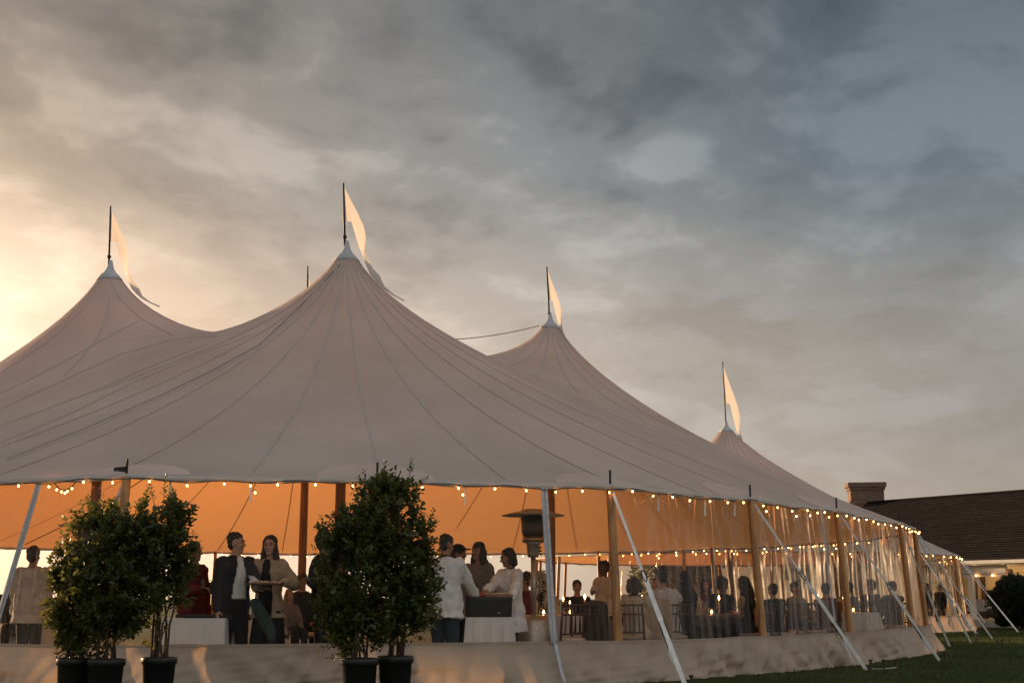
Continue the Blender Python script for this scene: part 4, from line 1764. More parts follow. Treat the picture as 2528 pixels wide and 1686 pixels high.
# ================================================================== furniture in the tent
M['linen'] = pmat('white_linen', (0.84, 0.82, 0.82), 0.85, 0.04, 3, 0.1, 60, trans=0.12, spec=0.1)
M['table_wood'] = pmat('farm_table_wood', (0.16, 0.088, 0.048), 0.55, 0.3, 3, 0.2, 20, stretch=(0.4, 4, 4))
M['chair_wood'] = pmat('mahogany_chair', (0.085, 0.036, 0.022), 0.4, 0.2, 6)
M['pad'] = pmat('ivory_pad', (0.62, 0.50, 0.38), 0.85, 0.08, 6)
M['steel'] = pmat('brushed_steel', (0.55, 0.50, 0.45), 0.5, 0.1, 20, metal=0.9)
M['heater_dark'] = pmat('heater_mesh', (0.16, 0.145, 0.13), 0.5, 0.2, 60, 0.4, 120, metal=0.7)
M['black'] = pmat('black_plastic_bin', (0.016, 0.016, 0.017), 0.45, 0.2, 6)
M['tomato'] = pmat('red_tomato', (0.55, 0.05, 0.03), 0.35, 0.15, 20)
M['board'] = pmat('serving_board', (0.24, 0.12, 0.06), 0.6, 0.2, 8)
M['wax'] = pmat('candle_wax', (0.75, 0.62, 0.45), 0.5, 0.05, 4, trans=0.3, tcol=(1.0, 0.6, 0.3))
M['bread'] = pmat('canape', (0.68, 0.52, 0.34), 0.8, 0.2, 30)
M['china'] = pmat('white_china', (0.78, 0.77, 0.75), 0.25, 0.03, 4)
M['flower'] = pmat('white_blossom', (0.70, 0.68, 0.64), 0.8, 0.15, 20, trans=0.3)


def cloth_table(px0, px1, Y, depth, ztop, label, wav=0.036, seed=0, name='cloth_table'):
    a, b = at_y(px0, 1530, Y), at_y(px1, 1530, Y)
    w = b.x - a.x
    t = thing(name, label, 'table', loc=((a.x + b.x) / 2, Y + depth / 2, 0))
    mb = MB(); mb.box((0, 0, ztop - 0.03), (w - 0.02, depth - 0.02, 0.03)); mb.build('tabletop', M['board'], t)
    for sx in (-1, 1):
        for sy in (-1, 1):
            mb = MB(); mb.bar((sx * (w / 2 - 0.07), sy * (depth / 2 - 0.07), 0), (sx * (w / 2 - 0.07), sy * (depth / 2 - 0.07), ztop - 0.03), 0.04, 0.04, up=(0, 1, 0)); mb.build('leg', M['steel'], t)
    # draped cloth: top + skirt with folds
    rr = random.Random(seed)
    per = []
    nseg = 36
    for (x0, y0, x1, y1) in ((-w / 2, -depth / 2, w / 2, -depth / 2), (w / 2, -depth / 2, w / 2, depth / 2), (w / 2, depth / 2, -w / 2, depth / 2), (-w / 2, depth / 2, -w / 2, -depth / 2)):
        for k in range(nseg):
            f = k / nseg
            per.append(Vector((x0 + (x1 - x0) * f, y0 + (y1 - y0) * f, 0)))
    per.append(per[0])
    rows = []
    for v in range(9):
        f = v / 8
        row = []
        for i, p in enumerate(per):
            o = p.normalized()
            k = i % (len(per) - 1)
            fold = wav * f * (math.sin(k * 0.62 + seed) + 0.6 * math.sin(k * 1.45 + 2 * seed) + 0.8)
            corner = 0.05 * f * (1 if (k % nseg) in (0, 1, nseg - 1) else 0)
            row.append(Vector((p.x + o.x * (fold + corner + 0.004), p.y + o.y * (fold + corner + 0.004), ztop + 0.004 - (ztop - 0.03) * f)))
        rows.append(row)
    mb = MB()
    mb.grid(rows)
    mb.add([rows[0][0], rows[0][nseg], rows[0][2 * nseg], rows[0][3 * nseg]], [(0, 1, 2, 3)])
    mb.build('tablecloth', M['linen'], t, True)
    return t


cloth_table(402, 556, 15.35, 0.75, 0.775, 'white-clothed buffet table beside the left shrubs', seed=1)
cloth_table(1150, 1268, 16.15, 0.7, 0.775, 'white-clothed serving table between the two cooks', wav=0.026, seed=2)

# tray on the buffet table
q = at_y(490, 1523, 15.6)
t = thing('serving_tray', 'flat dark serving tray on the white buffet table', 'tray', loc=(q.x + 0.02, 15.62, 0.783))
mb = MB(); mb.box((0, 0, 0.006), (0.5, 0.36, 0.012)); mb.build('base', M['black'], t)
for s in (-1, 1):
    mb = MB(); mb.box((s * 0.245, 0, 0.022), (0.014, 0.36, 0.034)); mb.build('rim', M['black'], t)
    mb = MB(); mb.box((0, s * 0.173, 0.022), (0.474, 0.014, 0.034)); mb.build('rim', M['black'], t)

# black food bin on the serving table
a, b = at_y(1144, 1500, 16.2), at_y(1266, 1500, 16.2)
w = b.x - a.x
t = thing('food_bin', 'black plastic food bin on the serving table between the cooks', 'bin', loc=((a.x + b.x) / 2, 16.46, 0.781))
mb = MB()
rows = []
for z, k in ((0.0, 0.94), (0.02, 0.955), (0.20, 0.985), (0.225, 1.0), (0.245, 1.0), (0.245, 0.95), (0.16, 0.94)):
    row = []
    for i in range(41):
        ti = 2 * math.pi * i / 40
        c_, s_ = math.cos(ti), math.sin(ti)
        row.append(Vector((math.copysign(abs(c_) ** 0.28, c_) * w / 2 * k, math.copysign(abs(s_) ** 0.28, s_) * 0.26 * k, z)))
    rows.append(row)
mb.grid(rows)
mb.add([Vector(p) for p in rows[-1][:-1]], [tuple(range(40))])
mb.build('bin_body', M['black'], t, True)
mb = MB(); mb.box((w * 0.22, -0.262, 0.05), (0.03, 0.004, 0.008)); mb.build('bin_mark', M['china'], t)
mb = MB(); mb.box((-w * 0.08, 0.0, 0.19), (w * 0.82, 0.42, 0.06)); mb.build('ice_bed', M['cushion'], t)
rr = random.Random(4)
for k in range(34):
    x_ = -w * 0.42 + w * 0.52 * rr.random()
    g = thing('tomato', 'small red tomato heaped in the black food bin', 'tomato', 'red tomatoes heaped in the black bin', loc=(t.location.x + x_, 16.46 + rr.uniform(-0.18, 0.16), 0.781 + 0.225 + rr.uniform(0, 0.03)))
    mb = MB(); mb.ball((0, 0, 0.02), (0.024, 0.024, 0.02), 10, 7); mb.build('fruit', M['tomato'], g, True)
    mb = MB(); mb.lathe([(0.008, 0.039), (0.003, 0.043)], (0, 0, 0), 6); mb.build('calyx', M['leaf'], g)
q = at_y(1230, 1476, 16.3)
g = thing('serving_board', 'brown serving board of food across the black bin', 'board', loc=(q.x, 16.38, 1.03), rz=0.15)
mb = MB(); mb.box((0, 0, 0.012), (0.36, 0.22, 0.024), top=0.97); mb.build('board', M['board'], g)
for k in range(9):
    mb = MB(); mb.ball((-0.14 + 0.035 * k, rr.uniform(-0.06, 0.06), 0.034), (0.024, 0.02, 0.014), 8, 6); mb.build('canape', M['bread'], g, True)


# patio heaters
def heater(px, py_top, Y, label):
    q = at_y(px, py_top, Y)
    H = q.z
    t = thing('patio_heater', label, 'heater', loc=(q.x, Y, 0))
    mb = MB(); mb.lathe([(0.24, 0), (0.25, 0.02), (0.24, 0.70), (0.20, 0.76), (0.06, 0.78)], (0, 0, 0), 28); b_ = mb.build('tank_housing', M['steel'], t, True)
    mb = MB(); mb.lathe([(0.256, 0.0), (0.262, 0.03), (0.256, 0.06)], (0, 0, 0), 28, caps=False); mb.build('base_ring', M['heater_dark'], b_, True)
    mb = MB(); mb.lathe([(0.033, 0.77), (0.033, H - 0.62)], (0, 0, 0), 16); mb.build('post', M['steel'], t, True)
    mb = MB(); mb.lathe([(0.07, H - 0.64), (0.085, H - 0.60), (0.09, H - 0.47), (0.13, H - 0.44)], (0, 0, 0), 20); u = mb.build('burner_base', M['steel'], t, True)
    for k in range(3):
        mb = MB(); mb.tube([(0.085, 0.02, H - 0.60 + 0.045 * k), (0.115, 0.02, H - 0.60 + 0.045 * k)], 0.012, 8); mb.build('knob', M['iron'], u, True)
    mb = MB(); mb.lathe([(0.15, H - 0.44), (0.155, H - 0.40), (0.14, H - 0.36)], (0, 0, 0), 24); mb.build('burner_collar', M['brass'], t, True)
    mb = MB(); mb.lathe([(0.14, H - 0.36), (0.16, H - 0.28), (0.165, H - 0.10)], (0, 0, 0), 24); mb.build('burner_screen', M['heater_dark'], t, True)
    for k in range(3):
        a = 2 * math.pi * k / 3
        mb = MB(); mb.tube([(0.15 * math.cos(a), 0.15 * math.sin(a), H - 0.12), (0.10 * math.cos(a), 0.10 * math.sin(a), H - 0.02)], 0.008, 6); mb.build('bracket', M['steel'], t)
    mb = MB(); mb.lathe([(0.43, H - 0.085), (0.43, H - 0.075), (0.30, H - 0.045), (0.14, H - 0.012), (0.13, H + 0.004), (0.01, H + 0.006)], (0, 0, 0), 36); mb.build('reflector', M['steel'], t, True)


heater(1316, 1258, 17.6, 'tall steel patio heater standing right of the cooks')
heater(222, 1284, 18.6, 'patio heater half hidden behind the left shrubs')


# chairs
def make_chair(name='banquet_chair'):
    t = bpy.data.objects.new(name, None)
    COL.objects.link(t)
    wood, w, d = M['chair_wood'], 0.40, 0.40
    for s in (-1, 1):
        mb = MB(); mb.tube([(s * w / 2, -d / 2, 0), (s * w / 2 * 0.95, -d / 2, 0.44)], [0.013, 0.018], 8); mb.build('leg', wood, t, True)
        mb = MB(); mb.tube([(s * w / 2, d / 2 + 0.05, 0), (s * w / 2 * 0.95, d / 2, 0.44), (s * w / 2 * 0.92, d / 2 + 0.03, 0.70), (s * w / 2 * 0.92, d / 2 + 0.09, 0.94)], [0.013, 0.018, 0.016, 0.014], 8); mb.build('leg', wood, t, True)
        mb = MB(); mb.tube([(s * w / 2 * 0.98, -d / 2, 0.2), (s * w / 2 * 0.98, d / 2 + 0.02, 0.2)], 0.009, 6); mb.build('stretcher', wood, t, True)
    for y_ in (-1, 1):
        mb = MB(); mb.tube([(-w / 2, y_ * d / 2, 0.28), (w / 2, y_ * d / 2, 0.28)], 0.009, 6); mb.build('stretcher', wood, t, True)
    mb = MB(); mb.box((0, 0, 0.445), (w, d + 0.02, 0.035)); mb.build('seat', wood, t)
    mb = MB(); mb.loft([((0, 0, 0.463), 0.19, 0.19), ((0, 0, 0.48), 0.205, 0.205), ((0, 0, 0.50), 0.20, 0.20), ((0, 0, 0.515), 0.16, 0.16)], 24, 4); mb.build('cushion', M['pad'], t, True)
    for z, y_ in ((0.56, 0.213), (0.80, 0.255), (0.92, 0.287)):
        mb = MB(); mb.tube([(-w / 2 * 0.92, y_, z), (w / 2 * 0.92, y_, z)], 0.012, 8); mb.build('back_rail', wood, t, True)
    for k in range(5):
        x_ = -0.13 + 0.065 * k
        mb = MB(); mb.tube([(x_, 0.213, 0.56), (x_, 0.250, 0.78), (x_, 0.287, 0.92)], 0.008, 6); mb.build('spindle', wood, t, True)
    return t


def copy_tree(o, parent=None):
    c = o.copy()
    COL.objects.link(c)
    c.parent = parent
    for ch in list(o.children):
        copy_tree(ch, c)
    return c


chair0 = make_chair()
_used = [False]


def chair(x, y, rz, label):
    c = chair0 if not _used[0] else copy_tree(chair0)
    _used[0] = True
    c.location = (x, y, 0)
    c.rotation_euler = (0, 0, rz)
    tag(c, label, 'chair', 'dark spindle-back banquet chairs')
    return c


def X(px, Y, py=1500):
    return at_y(px, py, Y).x


# chair faces -y when rz = 0 (back rest at +y)
chair(X(1402, 17.0), 17.0, R(200), 'dark spindle-back chair just right of the white zip band')
chair(X(1450, 17.5), 17.5, R(170), 'dark spindle-back chair second right of the white zip band')
chair(X(1945, 20.4), 20.4, R(205), 'dark spindle-back chair standing empty left of the right zip band')
chair(X(2005, 21.0), 21.0, R(180), 'empty dark spindle-back chair right beside the right zip band')
chair(1.66, 17.78, R(160), 'dark chair under the woman in the beige shawl')
chair(2.20, 18.16, R(205), 'dark chair under the diner in the white shirt')
chair(3.40, 20.85, R(35), 'dark chair under the curly-haired diner')
chair(3.57, 19.35, R(235), 'dark chair under the diner reaching down')
chair(2.86, 20.45, R(30), 'dark chair under the fair-haired diner')
chair(4.00, 19.70, R(215), 'dark chair under the diner in the dark suit')
chair(X(2150, 24.0), 24.0, R(-140), 'dark chair under the left one of the two diners by the corner')
chair(X(2203, 25.2), 25.2, R(-160), 'dark chair under the right one of the two diners by the corner')
chair(X(1296, 20.0), 20.0, R(90), 'dark chair under the diner behind the second cook')
chair(X(742, 19.5), 19.5, R(60), 'dark chair seen between the woman and the right-hand shrubs')

# long wooden table
tx0, tx1 = -1.5, 1.5
LT_A = R(40)
lt = thing('farm_table', 'long dark wooden farm table where the diners sit', 'table', loc=(2.75, 19.5, 0), rz=LT_A)


def LT(x, y):
    return 2.75 + x * math.cos(LT_A) - y * math.sin(LT_A), 19.5 + x * math.sin(LT_A) + y * math.cos(LT_A)


w = tx1 - tx0
for k in range(5):
    mb = MB(); mb.box((0, -0.36 + 0.18 * k, 0.745), (w, 0.174, 0.04)); mb.build('plank', M['table_wood'], lt)
mb = MB(); mb.box((0, 0, 0.665), (w - 0.2, 0.74, 0.11)); mb.build('apron', M['table_wood'], lt)
for sx in (-1, 0, 1):
    mb = MB(); mb.box((sx * (w / 2 - 0.22), 0, 0.33), (0.14, 0.5, 0.57)); mb.build('leg', M['table_wood'], lt)


def round_table(x, y, r, label):
    t = thing('round_table', label, 'table', loc=(x, y, 0))
    mb = MB(); mb.lathe([(r - 0.01, 0.735), (r - 0.01, 0.76)], (0, 0, 0), 40); mb.build('tabletop', M['board'], t)
    mb = MB(); mb.lathe([(0.3, 0), (0.28, 0.03), (0.05, 0.06), (0.05, 0.735)], (0, 0, 0), 16); mb.build('pedestal', M['iron'], t, True)
    rows = []
    for v in range(10):
        row = []
        f = v / 9
        for i in range(81):
            a = 2 * math.pi * i / 80
            rr_ = r + 0.05 * f * (math.sin(11 * a) + 0.5 * math.sin(17 * a + 1)) + 0.08 * f
            row.append(Vector((rr_ * math.cos(a), rr_ * math.sin(a), 0.766 - 0.72 * f)))
        rows.append(row)
    mb = MB(); mb.grid(rows); mb.add(rows[0][:-1], [tuple(range(80))])
    mb.build('tablecloth', M['linen'], t, True)


RT = [(X(1400, 19.4), 19.4, 0.85, 'round white-clothed table behind the spindle chairs'), (X(1310, 25.0), 25.0, 0.85, 'round white-clothed table far behind the heater'), (X(660, 21.5), 21.5, 0.8, 'round white-clothed table behind the standing couple'),
      (X(2050, 23.4), 23.4, 0.85, 'round white-clothed table behind the right zip band'), (X(80, 22.0), 22.0, 0.85, 'round white-clothed table at the far left'), (X(1640, 25.5), 25.5, 0.85, 'round white-clothed table beyond the farm table')]
for a in RT:
    round_table(*a)

# table settings
GL = MB()
GL.lathe([(0.032, 0), (0.032, 0.003), (0.004, 0.006), (0.004, 0.085), (0.022, 0.10), (0.037, 0.13), (0.036, 0.165), (0.029, 0.20)], (0, 0, 0), 14, caps=False)
GL_ME = GL.mesh('bowl'); GL_ME.materials.append(M['glass'])
GL_ME.polygons.foreach_set('use_smooth', [True] * len(GL_ME.polygons))
PL = MB(); PL.lathe([(0.07, 0.0), (0.13, 0.014), (0.128, 0.017), (0.07, 0.006), (0.001, 0.006)], (0, 0, 0), 24)
PL_ME = PL.mesh('plate'); PL_ME.materials.append(M['china'])
CW = MB(); CW.lathe([(0.011, 0), (0.011, 0.16), (0.009, 0.165)], (0, 0, 0), 10); CW_ME = CW.mesh('wax_stick'); CW_ME.materials.append(M['wax'])
CF = MB(); CF.lathe([(0.003, 0.168), (0.011, 0.185), (0.009, 0.200), (0.002, 0.222)], (0, 0, 0), 8); CF_ME = CF.mesh('flame'); CF_ME.materials.append(M['flame'])
CV = MB(); CV.lathe([(0.03, 0), (0.045, 0.006), (0.05, 0.07), (0.046, 0.11)], (0, 0, 0), 14, caps=False); CV_ME = CV.mesh('votive_glass'); CV_ME.materials.append(M['glass'])
CG = MB(); CG.lathe([(0.004, 0.02), (0.016, 0.035), (0.012, 0.055), (0.002, 0.075)], (0, 0, 0), 8); CG_ME = CG.mesh('votive_flame'); CG_ME.materials.append(M['flame'])


def put(me, name, x, y, z, label, cat, group, kids=(), s=1.0):
    o = bpy.data.objects.new(name, me)
    COL.objects.link(o)
    o.location = (x, y, z)
    o.scale = (s,) * 3
    tag(o, label, cat, group)
    for nm, m_ in kids:
        k = bpy.data.objects.new(nm, m_)
        COL.objects.link(k)
        k.parent = o


rr = random.Random(12)
SIDE8 = ['right edge', 'far right part', 'far edge', 'far left part', 'left edge', 'near left part', 'near edge', 'near right part']
ORD4 = ['leftmost', 'second from left', 'third from left', 'rightmost']
ORD3 = ['left', 'middle', 'right']
ORD9 = ['first', 'second', 'third', 'fourth', 'fifth', 'sixth', 'seventh', 'eighth', 'ninth']
for (x, y, r, lab) in RT:
    wh = lab.replace('round white-clothed ', '')
    for k in range(8):
        a = 2 * math.pi * k / 8 + rr.uniform(-0.2, 0.2)
        put(GL_ME, 'wine_glass', x + math.cos(a) * r * 0.62, y + math.sin(a) * r * 0.62, 0.768, 'glass at the %s of the %s' % (SIDE8[k], wh), 'glass', 'glasses on the ' + wh)
    for k in range(4):
        put(CW_ME, 'candle', x + (-0.27 + 0.18 * k) * r + rr.uniform(-0.04, 0.04), y + rr.uniform(-0.25, 0.25) * r, 0.768, '%s lit taper candle on the %s' % (ORD4[k], wh), 'candle', 'taper candles on the ' + wh, [('flame', CF_ME)], rr.uniform(0.9, 1.6))
    for k in range(3):
        put(CV_ME, 'votive', x + (-0.4 + 0.4 * k) * r + rr.uniform(-0.05, 0.05), y - rr.uniform(0.3, 0.42) * r, 0.768, '%s glowing glass votive on the %s' % (ORD3[k], wh), 'votive', 'votives on the ' + wh, [('flame', CG_ME)])
for k in range(9):
    x_ = tx0 + 0.15 + (tx1 - tx0 - 0.3) * k / 8
    put(GL_ME, 'wine_glass', *LT(x_, -0.12 + rr.uniform(-0.06, 0.06)), 0.766, '%s glass from the left in the near row on the farm table' % ORD9[k], 'glass', 'glasses on the farm table')
    put(GL_ME, 'wine_glass', *LT(x_ + 0.07, 0.2 + rr.uniform(-0.06, 0.06)), 0.766, '%s glass from the left in the far row on the farm table' % ORD9[k], 'glass', 'glasses on the farm table')
for k in range(4):
    x_ = tx0 + 0.25 + (tx1 - tx0 - 0.5) * k / 3
    put(PL_ME, 'plate', *LT(x_, -0.27), 0.767, '%s white dinner plate on the farm table' % ORD4[k], 'plate', 'plates on the farm table')
    put(CW_ME, 'candle', *LT(x_ + 0.12, 0.02), 0.766, '%s lit taper candle on the farm table' % ORD4[k], 'candle', 'candles on the farm table', [('flame', CF_ME)], 1.3)
    put(CV_ME, 'votive', *LT(x_ - 0.1, -0.02), 0.766, '%s glowing glass votive on the farm table' % ORD4[k], 'votive', 'votives on the farm table', [('flame', CG_ME)])

# white flower arrangement in a glass vase behind the heater
fx = X(1335, 19.5)
v = thing('flower_vase', 'tall white flower arrangement in a glass vase right of the heater', 'flowers', loc=(fx, 19.3, 0.768))
mb = MB(); mb.lathe([(0.05, 0), (0.05, 0.01), (0.04, 0.16), (0.065, 0.24)], (0, 0, 0), 16, caps=False); mb.build('vase', M['glass'], v, True)
P, A, S = [], [], []
st = MB()
for k in range(60):
    d = Vector((rr.gauss(0, 1), rr.gauss(0, 1), rr.gauss(0, 1) + 0.6)).normalized()
    c = Vector((d.x * 0.14, d.y * 0.14, 0.42 + d.z * 0.20))
    st.tube([(0, 0, 0.1), c * 0.7 + Vector((0, 0, 0.05)), c], 0.003, 4)
    for m in range(16):
        e = Vector((rr.gauss(0, 1), rr.gauss(0, 1), rr.gauss(0, 1))).normalized()
        P.append(tuple(c + e * 0.02)); A.append(tuple(e)); S.append(0.035)
st.build('stems', M['needle'], v, True)
fo = link('blossoms', leaves_mesh('blossoms', np.array(P), np.array(A), nrng.normal(0, 1, (len(P), 3)), np.array(S)), M['flower'], v)
fo['kind'] = 'stuff'

# ================================================================== people
def remesh(mb, name, voxel, smooth=3):
    me = mb.mesh(name + '_src')
    o = bpy.data.objects.new(name + '_src', me)
    COL.objects.link(o)
    m = o.modifiers.new('r', 'REMESH')
    m.mode = 'VOXEL'
    m.voxel_size = voxel
    s = o.modifiers.new('s', 'SMOOTH')
    s.factor = 0.5
    s.iterations = smooth
    dg = bpy.context.evaluated_depsgraph_get()
    res = bpy.data.meshes.new_from_object(o.evaluated_get(dg))
    res.name = name
    bpy.data.objects.remove(o)
    bpy.data.meshes.remove(me)
    return res


def wrinkle(me, amp, sc, seed=0.0, stretch=(1, 1, 1)):
    n = len(me.vertices)
    co = np.empty(n * 3); me.vertices.foreach_get('co', co); co = co.reshape(-1, 3)
    no = np.empty(n * 3); me.vertices.foreach_get('normal', no); no = no.reshape(-1, 3)
    d = np.array([mnoise.noise(Vector((c[0] * sc * stretch[0] + seed, c[1] * sc * stretch[1], c[2] * sc * stretch[2]))) for c in co])
    co = co + no * (d * amp)[:, None]
    me.vertices.foreach_set('co', co.ravel())
    me.update()


def cut_front(me, fn):
    bm = bmesh.new()
    bm.from_mesh(me)
    kill = [f for f in bm.faces if fn(f.calc_center_median())]
    bmesh.ops.delete(bm, geom=kill, context='FACES')
    bm.to_mesh(me)
    bm.free()


_cloth = {}


def cloth(col, rough=0.85, trans=0.0):
    k = (tuple(col), trans)
    if k not in _cloth:
        _cloth[k] = pmat('cloth', col, rough, 0.10, 7, 0.25, 45, spec=0.15, trans=trans)
    return _cloth[k]


SKIN = {'light': pmat('skin_light', (0.50, 0.29, 0.20), 0.55, 0.06, 9, spec=0.35), 'tan': pmat('skin_tan', (0.36, 0.19, 0.12), 0.55, 0.06, 9, spec=0.35), 'dark': pmat('skin_dark', (0.12, 0.06, 0.04), 0.5, 0.06, 9, spec=0.35)}
HAIR = {'dark': pmat('hair_dark', (0.022, 0.014, 0.010), 0.5, 0.3, 40, 0.5, 120, stretch=(1, 1, 0.25)), 'brown': pmat('hair_brown', (0.060, 0.034, 0.020), 0.5, 0.3, 40, 0.5, 120, stretch=(1, 1, 0.25)), 'fair': pmat('hair_fair', (0.30, 0.19, 0.09), 0.5, 0.3, 40, 0.5, 120, stretch=(1, 1, 0.25)), 'black': pmat('hair_black', (0.010, 0.008, 0.008), 0.5, 0.3, 40, 0.5, 120)}
M['eye'] = pmat('eye', (0.02, 0.015, 0.012), 0.2, 0.1, 4)
M['lip'] = pmat('lip', (0.36, 0.14, 0.11), 0.5, 0.05, 9)
M['shoe'] = pmat('shoe_leather', (0.02, 0.016, 0.014), 0.35, 0.2, 10)


def ik(S, W, a, b, pole):
    S, W = Vector(S), Vector(W)
    d = W - S
    L = min(d.length, (a + b) * 0.995)
    d = d.normalized()
    W = S + d * L
    x = (a * a - b * b + L * L) / (2 * L)
    h = math.sqrt(max(a * a - x * x, 0))
    p = Vector(pole)
    p = (p - d * p.dot(d))
    p = p.normalized() if p.length > 1e-5 else d.orthogonal().normalized()
    return S + d * x + p * h, W


MALE = [(0.84, .150, .100), (0.90, .165, .115), (0.98, .158, .110), (1.06, .148, .103), (1.14, .150, .103), (1.24, .165, .114), (1.34, .175, .116), (1.41, .160, .098), (1.45, .118, .080), (1.485, .066, .062)]
FEM = [(0.84, .150, .105), (0.90, .168, .118), (0.98, .150, .105), (1.06, .125, .090), (1.14, .126, .092), (1.24, .145, .118), (1.31, .150, .116), (1.40, .138, .088), (1.44, .102, .074), (1.475, .058, .056)]


def person(label, px, Y, htop, yaw=0.0, sit=False, lean=0.0, head_yaw=0.0, head_pitch=0.0, hands=(None, None), curl=0.6, sex='m', hair='short', hair_col='dark', skin='light', top=None, inner=None, bottom=None, voxel=0.010, group='guests and staff in the tent', collar=None, cap=None, beard=False):
    """hands: (image pixel x, pixel y, depth) for the person's right and left hand, or None to hang; top/inner/bottom: dicts"""
    bx = at_y(px, 1478, Y).x
    zt = at_y(px, htop, Y).z if htop > 10 else htop
    s = zt / 1.753 if not sit else (zt - 0.47) / 0.913
    root = thing('person', label, 'person', group, loc=(bx, Y, 0), rz=R(yaw))
    P0 = Vector((0, 0, 0.93 * s))
    P1 = Vector((0, 0, 0.93 * s if not sit else 0.47 + 0.09 * s))
    Rl = Matrix.Rotation(lean, 3, 'X')

    def U(p):
        return Rl @ (Vector(p) * s - P0) + P1
    HN = Vector((0, 0.005, 1.50))
    Rh = Matrix.Rotation(R(head_yaw), 3, 'Z') @ Matrix.Rotation(R(head_pitch), 3, 'X')

    def Hd(p):
        return U(Rh @ (Vector(p) - HN) + HN)
    inv = Matrix.Rotation(-R(yaw), 3, 'Z')

    def loc(t):
        q = at_y(*t)
        return inv @ (q - Vector((bx, Y, 0)))
    rings = MALE if sex == 'm' else FEM
    # joints
    arms = []
    for k, sd_ in ((0, -1), (1, 1)):           # right hand is -x, left hand is +x
        sh = U((sd_ * (0.178 if sex == 'm' else 0.158), 0.005, 1.40))
        if hands[k] is not None:
            W = loc(hands[k])
        elif sit:
            W = Vector((sd_ * 0.12, -0.34 * s, 0.66 * s))
        else:
            W = U((sd_ * 0.245, -0.05, 0.86))
        el, W = ik(sh, W, 0.285 * s, 0.26 * s, Vector((sd_ * 0.5, 0.6, -0.6)))
        arms.append((sd_, sh, el, W))
    legs = []
    for sd_ in (-1, 1):
        if sit:
            hp_, kn, an = Vector((sd_ * 0.09 * s, 0, P1.z)), Vector((sd_ * 0.12 * s, -0.42 * s, P1.z - 0.01)), Vector((sd_ * 0.12 * s, -0.40 * s, 0.08))
        else:
            hp_, kn, an = Vector((sd_ * 0.088, 0, 0.89)) * s, Vector((sd_ * 0.098, -0.025 * (1 + 0.6 * sd_), 0.49)) * s, Vector((sd_ * 0.105, 0.02 - 0.03 * sd_, 0.075)) * s
        legs.append((sd_, hp_, kn, an))
    # ---- body, one continuous surface
    mb = MB(U)
    mb.loft([((0, 0.005, z), rx, ry) for z, rx, ry in rings])
    mb.capsule((0, 0.012, 1.45), 0.056 if sex == 'm' else 0.046, (0, 0.0, 1.57), 0.052 if sex == 'm' else 0.043)
    mb.xf = Hd
    mb.ball((0, 0.012, 1.655), (0.073, 0.092, 0.098), 20, 14)
    mb.ball((0, -0.022, 1.60), (0.057, 0.068, 0.088), 18, 12)
    mb.ball((0, -0.058, 1.535), (0.032, 0.030, 0.026), 12, 8)
    mb.capsule((0, -0.088, 1.640), 0.008, (0, -0.106, 1.603), 0.013)
    mb.ball((0, -0.076, 1.660), (0.046, 0.020, 0.012), 12, 8)
    for e in (-1, 1):
        mb.ball((e * 0.074, 0.012, 1.615), (0.010, 0.020, 0.031), 10, 8)
        mb.ball((e * 0.036, -0.066, 1.605), (0.022, 0.022, 0.022), 10, 8)
    mb.xf = None
    for sd_, sh, el, W in arms:
        mb.capsule(sh, 0.052 * s, el, 0.040 * s)
        mb.capsule(el, 0.040 * s, W, 0.026 * s)
        d = (W - el).normalized()
        nrm = Vector((-sd_, 0, 0)) - d * (Vector((-sd_, 0, 0)).dot(d))
        if abs(d.z) < 0.6:
            nrm = Vector((0, 0, 1)) if hands[0 if sd_ < 0 else 1] and curl < 0.3 else Vector((0, 0, -1))
            nrm = nrm - d * nrm.dot(d)
        nrm.normalize()
        side = d.cross(nrm) * (-sd_)
        if d.z < -0.6:
            side = Vector((0, -1, 0)) - d * Vector((0, -1, 0)).dot(d)
            side.normalize()
        for f in range(4):
            off = side * (0.028 - 0.019 * f) * s
            k0 = W + d * 0.012 * s + off * 0.7
            k1 = W + d * (0.085 - 0.005 * abs(f - 1)) * s + off
            mb.capsule(k0, 0.013 * s, k1, 0.0115 * s, 8)
            L = (0.040, 0.046, 0.043, 0.033)[f] * s
            d1 = (d * math.cos(curl * 0.8) + nrm * math.sin(curl * 0.8))
            d2 = (d * math.cos(curl * 1.9) + nrm * math.sin(curl * 1.9))
            k2 = k1 + d1 * L
            mb.capsule(k1, 0.0100 * s, k2, 0.0090 * s, 8)
            mb.capsule(k2, 0.0090 * s, k2 + d2 * L * 0.85, 0.0078 * s, 8)
        t0 = W + d * 0.025 * s + side * 0.026 * s
        t1 = t0 + (d * 0.6 + side * 0.7 + nrm * 0.35).normalized() * 0.042 * s
        mb.capsule(t0, 0.0125 * s, t1, 0.0105 * s, 8)
        mb.capsule(t1, 0.0105 * s, t1 + (d * 0.85 + side * 0.2 + nrm * 0.45).normalized() * 0.032 * s, 0.0088 * s, 8)
    for sd_, h_, kn, an in legs:
        mb.capsule(h_, 0.088 * s, kn, 0.054 * s)
        mb.capsule(kn, 0.054 * s, an, 0.036 * s)
        mb.capsule(an + Vector((0, 0.03 * s, -0.03 * s)), 0.034 * s, an + Vector((0.02 * sd_, -0.15 * s, -0.045 * s)), 0.026 * s)
    body = remesh(mb, 'body', voxel, 3)
    link('body', body, SKIN[skin], root, True)
    # ---- face
    for e in (-1, 1):
        mb = MB(Hd); mb.ball((e * 0.031, -0.082, 1.640), (0.012, 0.007, 0.006), 8, 6); mb.build('eye', M['eye'], root, True)
        mb = MB(Hd); mb.tube([(e * 0.016, -0.094, 1.664), (e * 0.034, -0.092, 1.668), (e * 0.050, -0.078, 1.662)], 0.0038, 5); mb.build('eyebrow', HAIR[hair_col], root, True)
